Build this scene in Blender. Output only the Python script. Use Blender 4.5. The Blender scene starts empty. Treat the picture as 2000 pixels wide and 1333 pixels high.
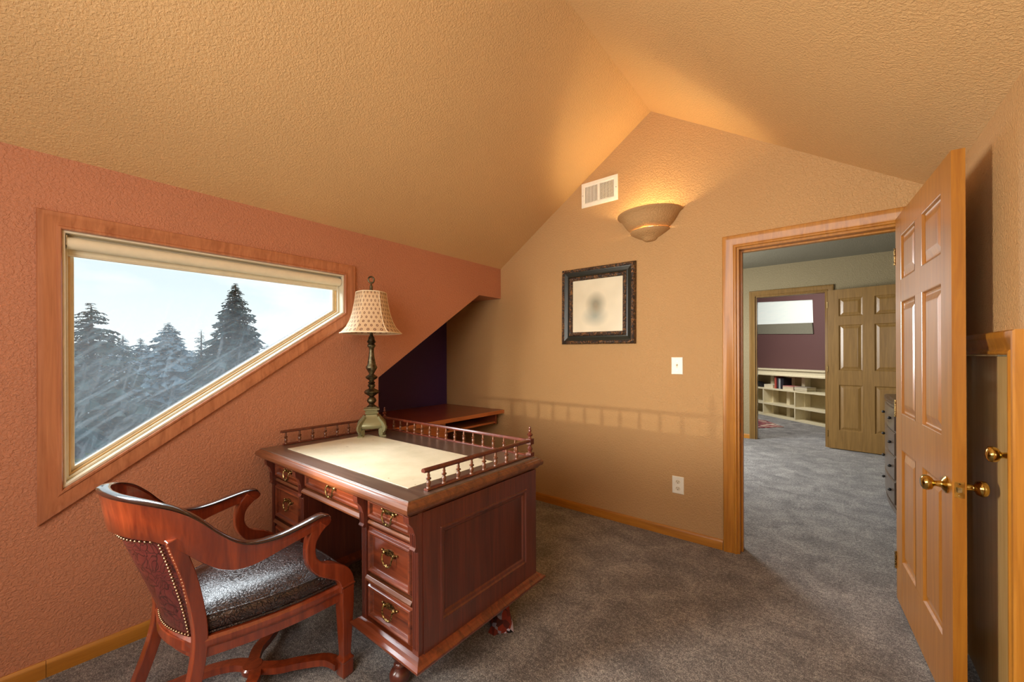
import bpy, bmesh, math, random
from mathutils import Vector, Matrix
random.seed(7)
SC = bpy.context.scene
COL = SC.collection
PI = math.pi

# ------------------------------------------------------------------ helpers
class MB:
    """collects shapes in one bmesh"""
    def __init__(s): s.bm = bmesh.new(); s.M = Matrix.Identity(4)
    def v(s, p): return s.bm.verts.new(s.M @ Vector(p))
    def f(s, vs):
        try: return s.bm.faces.new(vs)
        except ValueError: return None
    def box(s, x0, x1, y0, y1, z0, z1):
        v = [s.v((x, y, z)) for x in (x0, x1) for y in (y0, y1) for z in (z0, z1)]
        for q in ((0,1,3,2),(4,6,7,5),(0,4,5,1),(2,3,7,6),(0,2,6,4),(1,5,7,3)): s.f([v[i] for i in q])
    def prism(s, pts, vec):
        a = [s.v(p) for p in pts]; b = [s.v(Vector(p)+Vector(vec)) for p in pts]; n = len(a)
        s.f(a); s.f(b[::-1])
        for i in range(n): s.f([a[i], b[i], b[(i+1)%n], a[(i+1)%n]])
    def loft(s, rings, cap=True, closed=False):
        R = [[s.v(p) for p in r] for r in rings]; n = len(R[0])
        m = len(R)
        for k in range(m if closed else m-1):
            A, B = R[k], R[(k+1)%m]
            for i in range(n): s.f([A[i], A[(i+1)%n], B[(i+1)%n], B[i]])
        if cap and not closed: s.f(R[0][::-1]); s.f(R[-1])
        return R
    def lathe(s, prof, c=(0,0,0), n=20, a0=0, a1=2*PI, sx=1, sy=1):
        full = abs(a1-a0-2*PI) < 1e-6
        cols = []
        for i in range(n if full else n+1):
            a = a0+(a1-a0)*i/n
            cols.append([s.v((c[0]+r*sx*math.cos(a), c[1]+r*sy*math.sin(a), c[2]+z)) for r, z in prof])
        k = len(cols)
        for i in range(k if full else k-1):
            A, B = cols[i], cols[(i+1)%k]
            for j in range(len(prof)-1): s.f([A[j], B[j], B[j+1], A[j+1]])
        if full:
            if prof[0][0] > 1e-5: s.f([c_[0] for c_ in cols][::-1])
            if prof[-1][0] > 1e-5: s.f([c_[-1] for c_ in cols])
    def sweep(s, pts, sec, up=(0,0,1), closed=False, scales=None, cap=True):
        P = [Vector(p) for p in pts]; n = len(P); up = Vector(up); rings = []
        for i in range(n):
            if closed: T = P[(i+1)%n]-P[i-1]
            else: T = P[min(i+1,n-1)]-P[max(i-1,0)]
            T.normalize(); sd = T.cross(up)
            if sd.length < 1e-4: sd = T.cross(Vector((1,0,0)))
            sd.normalize(); u2 = sd.cross(T)
            k = scales[i] if scales else 1
            rings.append([P[i]+sd*a*k+u2*b*k for a, b in sec])
        s.loft(rings, cap=cap, closed=closed)
    def tube(s, pts, r, n=8, closed=False, scales=None, up=(0,0,1)):
        s.sweep(pts, [(r*math.cos(2*PI*i/n), r*math.sin(2*PI*i/n)) for i in range(n)], up=up, closed=closed, scales=scales)
    def ball(s, c, r, n=12, m=8, sx=1, sy=1, sz=1):
        prof = [(r*math.sin(PI*i/m), -r*sz*math.cos(PI*i/m)) for i in range(m+1)]
        s.lathe(prof, c, n, sx=sx, sy=sy)
    def nested(s, O, U, V, N, w, h, prof, back=None):
        """rectangular stepped relief at O, spanned by U (w) and V (h); prof=[(inset, height along N)]"""
        O, U, V, N = Vector(O), Vector(U), Vector(V), Vector(N); R = []
        for ins, d in prof:
            R.append([s.v(O+U*a+V*b+N*d) for a, b in ((ins,ins),(w-ins,ins),(w-ins,h-ins),(ins,h-ins))])
        for A, B in zip(R, R[1:]):
            for i in range(4): s.f([A[i], A[(i+1)%4], B[(i+1)%4], B[i]])
        s.f(R[-1])
        if back is not None: s.f(R[0][::-1])
    def casing(s, path, prof, N, closed=False):
        """mitred trim: path = planar 3D points, prof=[(out, depth)], 'out' to the left-hand side of travel (N x T)"""
        P = [Vector(p) for p in path]; N = Vector(N); n = len(P); rings = []
        for i in range(n):
            ts = []
            if closed or i > 0: ts.append((P[i]-P[i-1]).normalized())
            if closed or i < n-1: ts.append((P[(i+1)%n]-P[i]).normalized())
            os_ = [N.cross(t) for t in ts]
            if len(os_) == 2:
                m = (os_[0]+os_[1]).normalized(); m = m/ max(.2, m.dot(os_[0]))
            else: m = os_[0]
            rings.append([P[i]+m*a+N*d for a, d in prof])
        s.loft(rings, cap=not closed, closed=closed)

def put(o, parent=None):
    COL.objects.link(o)
    if parent is not None: o.parent = parent
    return o

def tag(o, label=None, cat=None, group=None, kind=None):
    if label: o['label'] = label
    if cat: o['category'] = cat
    if group: o['group'] = group
    if kind: o['kind'] = kind
    return o

def wmat(o):
    M = Matrix.Identity(4)
    while o is not None:
        M = Matrix.LocRotScale(o.location, o.rotation_euler, o.scale) @ M; o = o.parent
    return M

def thing(name, label=None, cat=None, loc=(0,0,0), rz=0, group=None, kind=None):
    o = bpy.data.objects.new(name, None); o.empty_display_size = .05
    put(o); o.location = loc; o.rotation_euler = (0,0,rz)
    return tag(o, label, cat, group, kind)

def obj(name, mb, mat, parent=None, world=False, smooth=0, bevel=0, sub=0, origin=None, solid=0):
    bm = mb.bm
    bmesh.ops.recalc_face_normals(bm, faces=bm.faces)
    me = bpy.data.meshes.new(name); bm.to_mesh(me); bm.free()
    o = bpy.data.objects.new(name, me); put(o, parent)
    if world and parent is not None: me.transform(wmat(parent).inverted())
    if origin is not None:
        me.transform(Matrix.Translation(-Vector(origin))); o.location = origin
    if mat is not None: me.materials.append(mat)
    if smooth:
        me.shade_smooth()
        if smooth is not True and smooth > 1:
            me.set_sharp_from_angle(angle=math.radians(smooth))
    if solid:
        m = o.modifiers.new('solid', 'SOLIDIFY'); m.thickness = solid; m.offset = 0
    if bevel:
        m = o.modifiers.new('bevel', 'BEVEL'); m.width = bevel; m.segments = 2; m.limit_method = 'ANGLE'; m.angle_limit = math.radians(40)
    if sub:
        m = o.modifiers.new('sub', 'SUBSURF'); m.levels = sub; m.render_levels = sub
    return o

def dup(root, name=None, loc=None, rz=None, label=None):
    def cp(o, p):
        c = o.copy(); COL.objects.link(c); c.parent = p
        for ch in [q for q in o.children]: cp(ch, c)
        return c
    r = cp(root, None)
    if loc is not None: r.location = loc
    if rz is not None: r.rotation_euler = (0,0,rz)
    if label: r['label'] = label
    return r

def catmull(P, k=6):
    P = [Vector(p) for p in P]; out = []
    for i in range(len(P)-1):
        a, b, c, d = P[max(i-1,0)], P[i], P[i+1], P[min(i+2,len(P)-1)]
        for j in range(k):
            t = j/k
            out.append(.5*((2*b)+(c-a)*t+(2*a-5*b+4*c-d)*t*t+(3*b-a-3*c+d)*t**3))
    out.append(P[-1]); return out

# ------------------------------------------------------------------ materials
def srgb(r, g, b):
    def c(x):
        x /= 255
        return x/12.92 if x <= .04045 else ((x+.055)/1.055)**2.4
    return (c(r), c(g), c(b), 1)

class Mat:
    def __init__(s, name):
        s.m = bpy.data.materials.new(name); s.m.use_nodes = True
        s.nt = s.m.node_tree; s.n = s.nt.nodes; s.l = s.nt.links
        s.p = s.n['Principled BSDF']; s.out = s.n['Material Output']
        s.tc = s.n.new('ShaderNodeTexCoord')
    def node(s, t, **kw):
        nd = s.n.new(t)
        for k, v in kw.items():
            if hasattr(nd, k): setattr(nd, k, v)
            else: nd.inputs[k.replace('_', ' ')].default_value = v
        return nd
    def link(s, a, b): s.l.new(a, b)
    def mapping(s, scale=(1,1,1), rot=(0,0,0), coord='Object'):
        mp = s.n.new('ShaderNodeMapping')
        if any(rot): mp.vector_type = 'TEXTURE'; scale = tuple(1/x for x in scale)
        mp.inputs['Scale'].default_value = scale; mp.inputs['Rotation'].default_value = rot
        s.link(s.tc.outputs[coord], mp.inputs['Vector']); return mp.outputs['Vector']
    def noise(s, vec, scale, detail=3, rough=.5, dist=0):
        nd = s.n.new('ShaderNodeTexNoise'); nd.inputs['Scale'].default_value = scale; nd.inputs['Detail'].default_value = detail
        nd.inputs['Roughness'].default_value = rough; nd.inputs['Distortion'].default_value = dist
        s.link(vec, nd.inputs['Vector']); return nd.outputs['Fac']
    def ramp(s, fac, stops):
        r = s.n.new('ShaderNodeValToRGB'); e = r.color_ramp.elements
        while len(e) < len(stops): e.new(.5)
        for k, (p, c) in enumerate(stops): e[k].position = p; e[k].color = c
        s.link(fac, r.inputs['Fac']); return r.outputs['Color']
    def mix(s, fac, a, b, mode='MIX'):
        m = s.n.new('ShaderNodeMix'); m.data_type = 'RGBA'; m.blend_type = mode
        for sock, val in ((0, fac), (6, a), (7, b)):
            if isinstance(val, (int, float, tuple)): m.inputs[sock].default_value = val
            else: s.link(val, m.inputs[sock])
        return m.outputs[2]
    def math(s, op, a, b=0.0, c=None):
        m = s.n.new('ShaderNodeMath'); m.operation = op
        for i, v in enumerate((a, b) if c is None else (a, b, c)):
            if isinstance(v, (int, float)): m.inputs[i].default_value = v
            else: s.link(v, m.inputs[i])
        return m.outputs[0]
    def color(s, c):
        if isinstance(c, tuple): s.p.inputs['Base Color'].default_value = c
        else: s.link(c, s.p.inputs['Base Color'])
    def bump(s, h, strength=.3, dist=.002):
        b = s.n.new('ShaderNodeBump'); b.inputs['Strength'].default_value = strength; b.inputs['Distance'].default_value = dist
        s.link(h, b.inputs['Height']); s.link(b.outputs['Normal'], s.p.inputs['Normal'])
    def set(s, **kw):
        for k, v in kw.items(): s.p.inputs[k.replace('_', ' ')].default_value = v
        return s

def plain(name, c, rough=.5, metal=0, coat=0, bump=None):
    m = Mat(name); m.set(Roughness=rough, Metallic=metal, Coat_Weight=coat, Coat_Roughness=.1)
    v = m.mapping()
    n = m.noise(v, 30, 2)
    m.color(m.mix(n, tuple(x*.9 for x in c[:3])+(1,), tuple(min(1, x*1.08) for x in c[:3])+(1,)))
    if bump: m.bump(m.noise(v, bump[0], 3), bump[1], bump[2])
    return m.m

def paint(name, c, bump=.8, scale=95, rough=.62):
    m = Mat(name); m.set(Roughness=rough, Specular_IOR_Level=.35)
    v = m.mapping()
    n = m.noise(v, 1.6, 2)
    m.color(m.mix(n, tuple(x*.93 for x in c[:3])+(1,), tuple(min(1, x*1.06) for x in c[:3])+(1,)))
    a = m.noise(v, scale, 3, .55, .6); b = m.noise(v, scale*2.6, 2)
    r = m.ramp(a, [(.38, (0,0,0,1)), (.62, (1,1,1,1))])
    m.bump(m.math('ADD', m.math('MULTIPLY', r, .8), m.math('MULTIPLY', b, .35)), bump, .0035)
    return m.m

def wood(name, c1, c2, axis=2, rough=.35, coat=.3, scale=1.0, croughn=.12, c3=None, bump=.06):
    """axis = grain direction in object space"""
    m = Mat(name); m.set(Roughness=rough, Coat_Weight=coat, Coat_Roughness=croughn)
    sc = [28*scale]*3; sc[axis] = 1.6*scale
    v = m.mapping(tuple(sc))
    n = m.noise(v, 1.4, 5, .6, .8)
    sc2 = [90*scale]*3; sc2[axis] = 4*scale
    v2 = m.mapping(tuple(sc2)); n2 = m.noise(v2, 2.0, 3, .6)
    col = m.ramp(n, [(.28, c1), (.5, c3 or tuple((a+b)/2 for a, b in zip(c1, c2))), (.72, c2)])
    col = m.mix(m.math('MULTIPLY', n2, .35), col, c1)
    m.color(col); m.bump(n2, bump, .001)
    return m.m

def metal(name, c, rough=.3, dark=None, scale=60):
    m = Mat(name); m.set(Metallic=1, Roughness=rough)
    n = m.noise(m.mapping(), scale, 4)
    m.color(m.ramp(n, [(.4, dark or tuple(x*.6 for x in c[:3])+(1,)), (.6, c)]))
    return m.m

W = {}
W['wall'] = paint('tan wall paint', srgb(194,154,104))
W['wall_red_cast'] = paint('wall paint with red light cast', srgb(196,132,98))  # same paint as the other walls; reddish light cast put into the colour
W['ceil'] = paint('golden ceiling paint', srgb(218,178,124), bump=.65, scale=105, rough=.5)
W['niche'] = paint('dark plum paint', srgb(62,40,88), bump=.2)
W['land'] = paint('olive beige paint', srgb(150,136,104))
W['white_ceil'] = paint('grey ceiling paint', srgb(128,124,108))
W['maroon'] = paint('maroon paint', srgb(98,68,66), bump=.2)
FIR = (srgb(156,98,26), srgb(198,136,48))
W['fir'] = wood('varnished fir vertical', *FIR, axis=2)
W['fir_x'] = wood('varnished fir across', *FIR, axis=0)
W['fir_y'] = wood('varnished fir lengthwise', *FIR, axis=1)
W['fir_red'] = wood('reddish fir trim', srgb(158,94,60), srgb(204,136,94), axis=2)
W['door'] = wood('varnished fir door', srgb(140,84,20), srgb(178,118,36), axis=2, coat=.3, croughn=.2)
W['door_far'] = wood('oak door', srgb(112,82,38), srgb(144,110,58), axis=2, coat=.2)
MAH = (srgb(66,26,18), srgb(112,50,32))
W['mah'] = wood('mahogany upright', *MAH, axis=2, coat=.6, croughn=.15)
W['mah_x'] = wood('mahogany across', srgb(66,24,12), srgb(138,64,32), axis=0, coat=.6, croughn=.15)
W['mah_y'] = wood('mahogany lengthwise', *MAH, axis=1, coat=.6, croughn=.15)
W['mah_light'] = wood('lighter mahogany', srgb(74,36,20), srgb(134,78,44), axis=0, coat=1, croughn=.25)  # lighter mahogany tone for edges, ledges and spindles
W['desktop'] = wood('dark desk surface', srgb(66,50,42), srgb(108,90,76), axis=0, rough=.38, coat=1, croughn=.32, bump=.12)
W['chairwood'] = wood('red brown chair wood', srgb(92,30,14), srgb(160,70,34), axis=2, rough=.3, coat=.9, croughn=.08, scale=.8)
W['counter'] = wood('reddish laminate', srgb(116,52,30), srgb(152,76,46), axis=1, rough=.35, coat=.2)
W['counter_edge'] = wood('orange edge wood', srgb(168,94,48), srgb(196,120,66), axis=1)
W['chest'] = wood('dark grey brown chest wood', srgb(52,40,32), srgb(92,76,62), axis=2, coat=.4)
W['shelf'] = plain('cream shelf paint', srgb(226,214,180), .5)
W['white'] = plain('white plastic', srgb(236,232,216), .35)
W['vinyl'] = plain('cream window vinyl', srgb(222,212,186), .4)
W['tan_sash'] = plain('tan sash', srgb(206,170,112), .4)
W['blind'] = plain('cream blind fabric', srgb(232,222,192), .8)
W['dark'] = plain('black', srgb(20,18,18), .6)
W['brass'] = metal('polished brass', srgb(216,190,112), .16, srgb(176,146,78))
W['antique'] = metal('antique brass', srgb(196,168,110), .34, srgb(70,52,30), 150)
W['steel'] = metal('steel', srgb(210,210,210), .25)
W['bronze'] = metal('verdigris bronze', srgb(112,104,80), .42, srgb(66,58,44), 40)
W['bronze_lt'] = plain('pale verdigris casting', srgb(140,138,104), .38, metal=.55, bump=(60,.2,.002))
W['grille'] = plain('white enamel', srgb(240,236,222), .35)

def leather(name, c1, c2, bump, rough, scale):
    m = Mat(name); m.set(Roughness=rough, Coat_Weight=.35, Coat_Roughness=.25, Specular_IOR_Level=.7)
    v = m.mapping()
    n = m.noise(v, 9, 4, .6, 1.0)
    vo = m.n.new('ShaderNodeTexVoronoi'); vo.feature = 'DISTANCE_TO_EDGE'; vo.inputs['Scale'].default_value = scale
    nz = m.n.new('ShaderNodeTexNoise'); nz.inputs['Scale'].default_value = 7; m.link(v, nz.inputs['Vector'])
    mx = m.mix(.5, v, nz.outputs['Color'], 'ADD'); m.link(mx, vo.inputs['Vector'])
    e = m.ramp(vo.outputs['Distance'], [(0, (0,0,0,1)), (.10, (1,1,1,1))])
    col = m.ramp(n, [(.3, c1), (.7, c2)])
    m.color(m.mix(m.math('MULTIPLY', e, .75), tuple(x*.3 for x in c1[:3])+(1,), m.mix(.25, col, col)))
    fine = m.noise(m.mapping((1,1,1)), 120, 3)
    m.bump(m.math('ADD', e, m.math('MULTIPLY', fine, .5)), bump, .005)
    return m.m
W['leather_back'] = leather('oxblood crackled leather', srgb(82,28,26), srgb(118,48,42), .25, .36, 22)
W['leather_seat'] = leather('dark brown creased leather', srgb(44,28,25), srgb(80,52,44), .9, .34, 60)
W['black_edge'] = wood('top edge with dark reflection', srgb(24,12,10), srgb(50,24,18), axis=1, rough=.2, coat=1, croughn=.05)  # dark reflection along the chair rail top, put into this colour

# carpet
def carpet():
    m = Mat('grey brown cut pile carpet'); m.set(Roughness=.95, Specular_IOR_Level=.1, Sheen_Weight=.25, Sheen_Roughness=.6)
    v = m.mapping()
    a = m.noise(v, 190, 3, .75); b = m.noise(v, 5.5, 4, .65, .6); c = m.noise(v, 60, 3, .6)
    mixf = m.math('ADD', m.math('MULTIPLY', a, .62), m.math('ADD', m.math('MULTIPLY', c, .26), m.math('MULTIPLY', b, .22)))
    m.color(m.ramp(mixf, [(.42, srgb(50,48,49)), (.54, srgb(112,108,107)), (.66, srgb(202,197,190))]))
    m.bump(m.math('ADD', a, m.math('MULTIPLY', c, .8)), 1.0, .008)
    return m.m
W['carpet'] = carpet()

def blotter_mat():
    m = Mat('cream leather writing inset'); m.set(Roughness=.5, Coat_Weight=.1)
    v = m.mapping(); n = m.noise(v, 6, 5, .65); s = m.noise(v, 55, 2)
    col = m.ramp(n, [(.3, srgb(206,200,172)), (.7, srgb(228,222,198))])
    m.color(m.mix(m.ramp(s, [(.22, (1,1,1,1)), (.28, (0,0,0,1))]), col, srgb(160,140,98)))
    m.bump(m.noise(v, 180, 2), .12, .001)
    return m.m
W['blotter'] = blotter_mat()

def shade_mat():
    m = Mat('patterned lamp shade'); m.set(Roughness=.8)
    v = m.mapping()
    sep = m.n.new('ShaderNodeSeparateXYZ'); m.link(v, sep.inputs[0])
    ang = m.math('ARCTAN2', sep.outputs[1], sep.outputs[0])
    row = m.math('MULTIPLY', sep.outputs[2], 38.0)
    fr = m.math('FLOOR', row); half = m.math('MULTIPLY', m.math('MODULO', fr, 2.0), .5)
    u = m.math('ADD', m.math('MULTIPLY', ang, 26/(2*PI)), half)
    fu = m.math('SUBTRACT', m.math('FRACT', m.math('ADD', u, 40.0)), .5)
    fv = m.math('SUBTRACT', m.math('FRACT', row), .5)
    d = m.math('SQRT', m.math('ADD', m.math('MULTIPLY', fu, fu), m.math('MULTIPLY', m.math('MULTIPLY', fv, fv), .55)))
    ringm = m.ramp(d, [(.08, (0,0,0,1)), (.12, (1,1,1,1)), (.19, (1,1,1,1)), (.23, (0,0,0,1))])
    m.color(m.mix(ringm, srgb(210,180,142), srgb(92,44,28)))
    m.set(Emission_Strength=0)
    return m.m
W['shade'] = shade_mat()
W['shade_trim'] = plain('pale shade piping', srgb(240,222,186), .7)

def art_mat():
    m = Mat('soft faded portrait print'); m.set(Roughness=.35)
    v = m.mapping()
    sep = m.n.new('ShaderNodeSeparateXYZ'); m.link(v, sep.inputs[0])
    def blob(cx, cz, rx, rz):
        a = m.math('DIVIDE', m.math('SUBTRACT', sep.outputs[0], cx), rx); b = m.math('DIVIDE', m.math('SUBTRACT', sep.outputs[2], cz), rz)
        return m.math('SQRT', m.math('ADD', m.math('MULTIPLY', a, a), m.math('MULTIPLY', b, b)))
    head = m.ramp(blob(-.01, .01, .10, .11), [(.2, (1,1,1,1)), (1.0, (0,0,0,1))])
    body = m.ramp(blob(-.02, -.09, .13, .09), [(.1, (1,1,1,1)), (1.0, (0,0,0,1))])
    face = m.ramp(blob(-.005, -.02, .04, .05), [(0, (1,1,1,1)), (1.0, (0,0,0,1))])
    base = m.ramp(m.noise(v, 4, 2), [(.3, srgb(214,206,180)), (.7, srgb(232,224,198))])
    c = m.mix(m.math('MULTIPLY', body, .65), base, srgb(120,140,136))
    c = m.mix(m.math('MULTIPLY', head, .75), c, srgb(104,106,88))
    c = m.mix(m.math('MULTIPLY', face, .5), c, srgb(170,150,118))
    m.color(c); return m.m
W['art'] = art_mat()

def ornate(name, base, hi):
    m = Mat(name); m.set(Roughness=.35, Coat_Weight=.3)
    v = m.mapping((34, 34, 34), rot=(.3,.6,.2)); n = m.noise(v, 1.6, 3, .6, 1.5)
    m.color(m.ramp(n, [(.5, base), (.64, hi)])); m.bump(n, 1.0, .01)
    return m.m
W['ornate'] = ornate('carved gilt and black moulding', srgb(34,24,20), srgb(150,104,58))
W['frame_black'] = plain('green black lacquer', srgb(30,38,34), .3, coat=.4)

def cloth_pat():
    m = Mat('black and orange patterned cloth'); m.set(Roughness=.9)
    v = m.mapping(); vo = m.n.new('ShaderNodeTexVoronoi'); vo.inputs['Scale'].default_value = 38; m.link(v, vo.inputs['Vector'])
    m.color(m.ramp(vo.outputs['Color'], [(.3, srgb(18,14,16)), (.5, srgb(150,50,26)), (.62, srgb(24,18,20)), (.8, srgb(190,180,200))]))
    return m.m
W['patcloth'] = cloth_pat()

def rug_mat():
    m = Mat('faded red rug'); m.set(Roughness=.95)
    v = m.mapping(); vo = m.n.new('ShaderNodeTexVoronoi'); vo.inputs['Scale'].default_value = 12; m.link(v, vo.inputs['Vector'])
    m.color(m.ramp(vo.outputs['Color'], [(.3, srgb(130,50,56)), (.5, srgb(190,170,150)), (.7, srgb(96,44,52))]))
    return m.m
W['rug'] = rug_mat()

def glass_mat():
    m = Mat('smeared window glass')
    n = m.n; l = m.l
    tr = n.new('ShaderNodeBsdfTransparent'); tr.inputs[0].default_value = (.93,.96,.96,1)
    gl = n.new('ShaderNodeBsdfGlossy'); gl.inputs['Roughness'].default_value = .02
    di = n.new('ShaderNodeBsdfTranslucent'); di.inputs[0].default_value = srgb(200,214,222)
    sep = n.new('ShaderNodeSeparateXYZ'); l.new(m.tc.outputs['Object'], sep.inputs[0])
    # long diagonal wipe marks, denser low down
    v = m.mapping((1, .8, 8), rot=(math.radians(36),0,0)); s1 = m.noise(v, 3.2, 6, .7, .6)
    v2 = m.mapping((1, 9, 1.2), rot=(math.radians(-14),0,0)); s2 = m.noise(v2, 2.4, 5, .7, .8)
    sp = m.noise(m.mapping(), 75, 2)
    st = m.math('MAXIMUM', m.ramp(s1, [(.5, (0,0,0,1)), (.8, (1,1,1,1))]), m.ramp(s2, [(.52, (0,0,0,1)), (.85, (1,1,1,1))]))
    low = m.ramp(m.math('MULTIPLY_ADD', sep.outputs[2], -1.8, .6), [(.0, (0,0,0,1)), (.75, (1,1,1,1))])
    spots = m.ramp(sp, [(.70, (0,0,0,1)), (.75, (1,1,1,1))])
    fac = m.math('MULTIPLY', m.math('ADD', m.math('MULTIPLY', st, .13), m.math('ADD', m.math('MULTIPLY', spots, .16), .05)), low)
    mx = n.new('ShaderNodeMixShader'); l.new(fac, mx.inputs[0]); l.new(tr.outputs[0], mx.inputs[1]); l.new(di.outputs[0], mx.inputs[2])
    mx2 = n.new('ShaderNodeMixShader'); mx2.inputs[0].default_value = .04; l.new(mx.outputs[0], mx2.inputs[1]); l.new(gl.outputs[0], mx2.inputs[2])
    l.new(mx2.outputs[0], m.out.inputs['Surface'])
    return m.m
W['glass'] = glass_mat()

def emis(name, c, s):
    m = Mat(name); m.color(c); m.set(Emission_Color=c, Emission_Strength=s); return m.m

# ------------------------------------------------------------------ dimensions
XW, XR, YB, YS = -2.545, .444, 3.007, -1.7
RX, RZ = -1.064, 3.148
def roofz(x): return RZ-(.664*(RX-x) if x < RX else .652*(x-RX))
T = .12

# floor
mb = MB(); mb.box(-3.5, 4.0, YS-.1, 13.0, -.08, 0)
tag(obj('floor', mb, W['carpet']), 'grey brown cut pile carpet running through the rooms', 'floor', kind='structure')

# window wall (left)
win = [(.137, .762), (1.39, 1.606), (1.39, 1.858), (.137, 1.858)]   # y,z of the opening
def wz(y): return .762+(y-.137)*(1.606-.762)/(1.39-.137)
mb = MB(); top = roofz(XW)+.03
def yprism(p): mb.prism([(XW, y, z) for y, z in p], (-T, 0, 0))
yprism([(YS,0), (.137,0), (.137,top), (YS,top)])
yprism([(.137,0), (1.39,0), (1.39,1.606), (.137,.762)])
yprism([(.137,1.858), (1.39,1.858), (1.39,top), (.137,top)])
yprism([(1.39,0), (1.647,0), (1.647,top), (1.39,top)])
yprism([(1.647,1.164), (2.7,1.876), (2.7,top), (1.647,top)])
yprism([(2.7,1.876), (YB,1.876), (YB,top), (2.7,top)])
tag(obj('wall_left', mb, W['wall_red_cast']), 'tan textured wall tinted with a reddish light cast, with slanted window and alcove', 'wall', kind='structure')
# alcove behind the window wall
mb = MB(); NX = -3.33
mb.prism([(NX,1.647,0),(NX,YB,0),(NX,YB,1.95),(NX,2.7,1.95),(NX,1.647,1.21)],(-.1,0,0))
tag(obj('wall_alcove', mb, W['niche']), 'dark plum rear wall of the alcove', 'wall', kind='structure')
mb = MB()
mb.box(NX, XW-T, 1.56, 1.647, 0, 1.15)
mb.prism([(XW-T,1.60,1.135), (XW-T,2.7,1.876), (XW-T,2.7,1.98), (XW-T,1.60,1.24)], (NX-XW+T, 0, 0))
mb.box(NX, XW-T, 2.7, YB, 1.876, 1.976)
tag(obj('ceiling_alcove', mb, W['wall_red_cast']), 'sloping soffit and side of the alcove', 'ceiling', kind='structure')

# gable wall with doorway
DL, DR, DH = -.503, .34, 2.03
mb = MB()
def xprism(p, y=YB, d=T): mb.prism([(x, y, z) for x, z in p], (0, d, 0))
xprism([(NX-.1,0), (XW,0), (XW,roofz(XW)+.03), (NX-.1,2.1)])
xprism([(XW,0), (RX,0), (RX,RZ+.05), (XW,roofz(XW)+.05)])
xprism([(RX,0), (DL,0), (DL,roofz(DL)+.05), (RX,RZ+.05)])
xprism([(DL,DH), (DR,DH), (DR,roofz(DR)+.05), (DL,roofz(DL)+.05)])
xprism([(DR,0), (XR+.1,0), (XR+.1,roofz(XR+.1)+.05), (DR,roofz(DR)+.05)])
tag(obj('wall_back', mb, W['wall']), 'tan textured gable wall with doorway', 'wall', kind='structure')

# right wall with low closet opening
CY0, CY1, CH = 1.965, 2.62, 1.315
mb = MB(); tz = roofz(XR)+.04
for a, b, z0 in ((YS, CY0-.75, 0), (CY0-.75, CY0+.0, 0), (CY0, CY1, CH), (CY1, YB, 0)): mb.box(XR, XR+.1, a, b, z0, tz)
tag(obj('wall_right', mb, W['wall']), 'tan textured wall behind the open door', 'wall', kind='structure')
mb = MB(); mb.prism([(XW-.2,YS-.1,0), (XR+.1,YS-.1,0), (XR+.1,YS-.1,tz), (RX,YS-.1,RZ+.05), (XW-.2,YS-.1,roofz(XW-.2))], (0,.1,0))
tag(obj('wall_front', mb, W['wall']), 'tan wall behind the viewer', 'wall', kind='structure')

mb = MB(); x0 = XW-T-.02
mb.prism([(x0,YS-.1,roofz(x0)), (RX,YS-.1,RZ), (RX,YS-.1,RZ+.1), (x0,YS-.1,roofz(x0)+.1)], (0, YB-YS+.1, 0))
tag(obj('ceiling_left', mb, W['ceil']), 'golden textured slope above the window', 'ceiling', kind='structure')
mb = MB(); x1 = XR+.1
mb.prism([(RX,YS-.1,RZ), (x1,YS-.1,roofz(x1)), (x1,YS-.1,roofz(x1)+.1), (RX,YS-.1,RZ+.1)], (0, YB-YS+.1, 0))
tag(obj('ceiling_right', mb, W['ceil']), 'golden textured slope above the doorway', 'ceiling', kind='structure')

# landing beyond the doorway
FY, LC = 7.25, 2.675
mb = MB(); mb.box(-2.6, -.948, FY, FY+.12, 0, LC); mb.box(-.948, -.075, FY, FY+.12, 2.22, LC); mb.box(-.075, 1.9, FY, FY+.12, 0, LC)
tag(obj('wall_landing_back', mb, W['land']), 'olive beige wall of the landing with far doorway', 'wall', kind='structure')
mb = MB(); mb.box(1.3, 1.4, YB+T, FY, 0, LC)
tag(obj('wall_landing_right', mb, W['land']), 'olive beige right wall of the landing', 'wall', kind='structure')
mb = MB(); mb.box(-2.7, -2.6, YB+T, FY, 0, LC)
tag(obj('wall_landing_left', mb, W['land']), 'olive beige left wall of the landing', 'wall', kind='structure')
mb = MB(); mb.box(-2.7, 1.4, YB+T, FY+.12, LC, LC+.1)
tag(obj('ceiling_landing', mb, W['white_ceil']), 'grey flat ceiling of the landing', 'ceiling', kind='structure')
mb = MB(); mb.box(XR+.1, 1.4, YB, YB+T, 0, LC+.1)
tag(obj('wall_landing_front', mb, W['land']), 'landing wall beside the doorway', 'wall', kind='structure')

# far room: 45 degree wall
S0 = Vector((-.735, 9.777, 0)); A45 = -PI/4
M45 = Matrix.Translation(S0) @ Matrix.Rotation(A45, 4, 'Z')
wy = .34
mb = MB(); mb.M = M45
WQ = [(-1.9, 2.05), (.265, 1.937), (.249, 2.392), (-1.9, 2.60)]
sx = wy/ .3
def pr(p): mb.prism([(x, wy, z) for x, z in p], (0, .12, 0))
pr([(-3.6,0), (3.3,0), (3.3,1.937), (.265,1.937), (-1.9,2.05), (-3.6,2.05)])
pr([(-3.6,2.05), (-1.9,2.05), (-1.9,2.60), (-3.6,2.60)])
pr([(.265,1.937), (3.3,1.937), (3.3,2.392), (.249,2.392)])
pr([(-3.6,2.60), (-1.9,2.60), (.249,2.392), (3.3,2.392), (3.3,3.1), (-3.6,3.1)])
tag(obj('wall_far_room', mb, W['maroon']), 'maroon wall above the low bookcase in the far room', 'wall', kind='structure')
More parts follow.
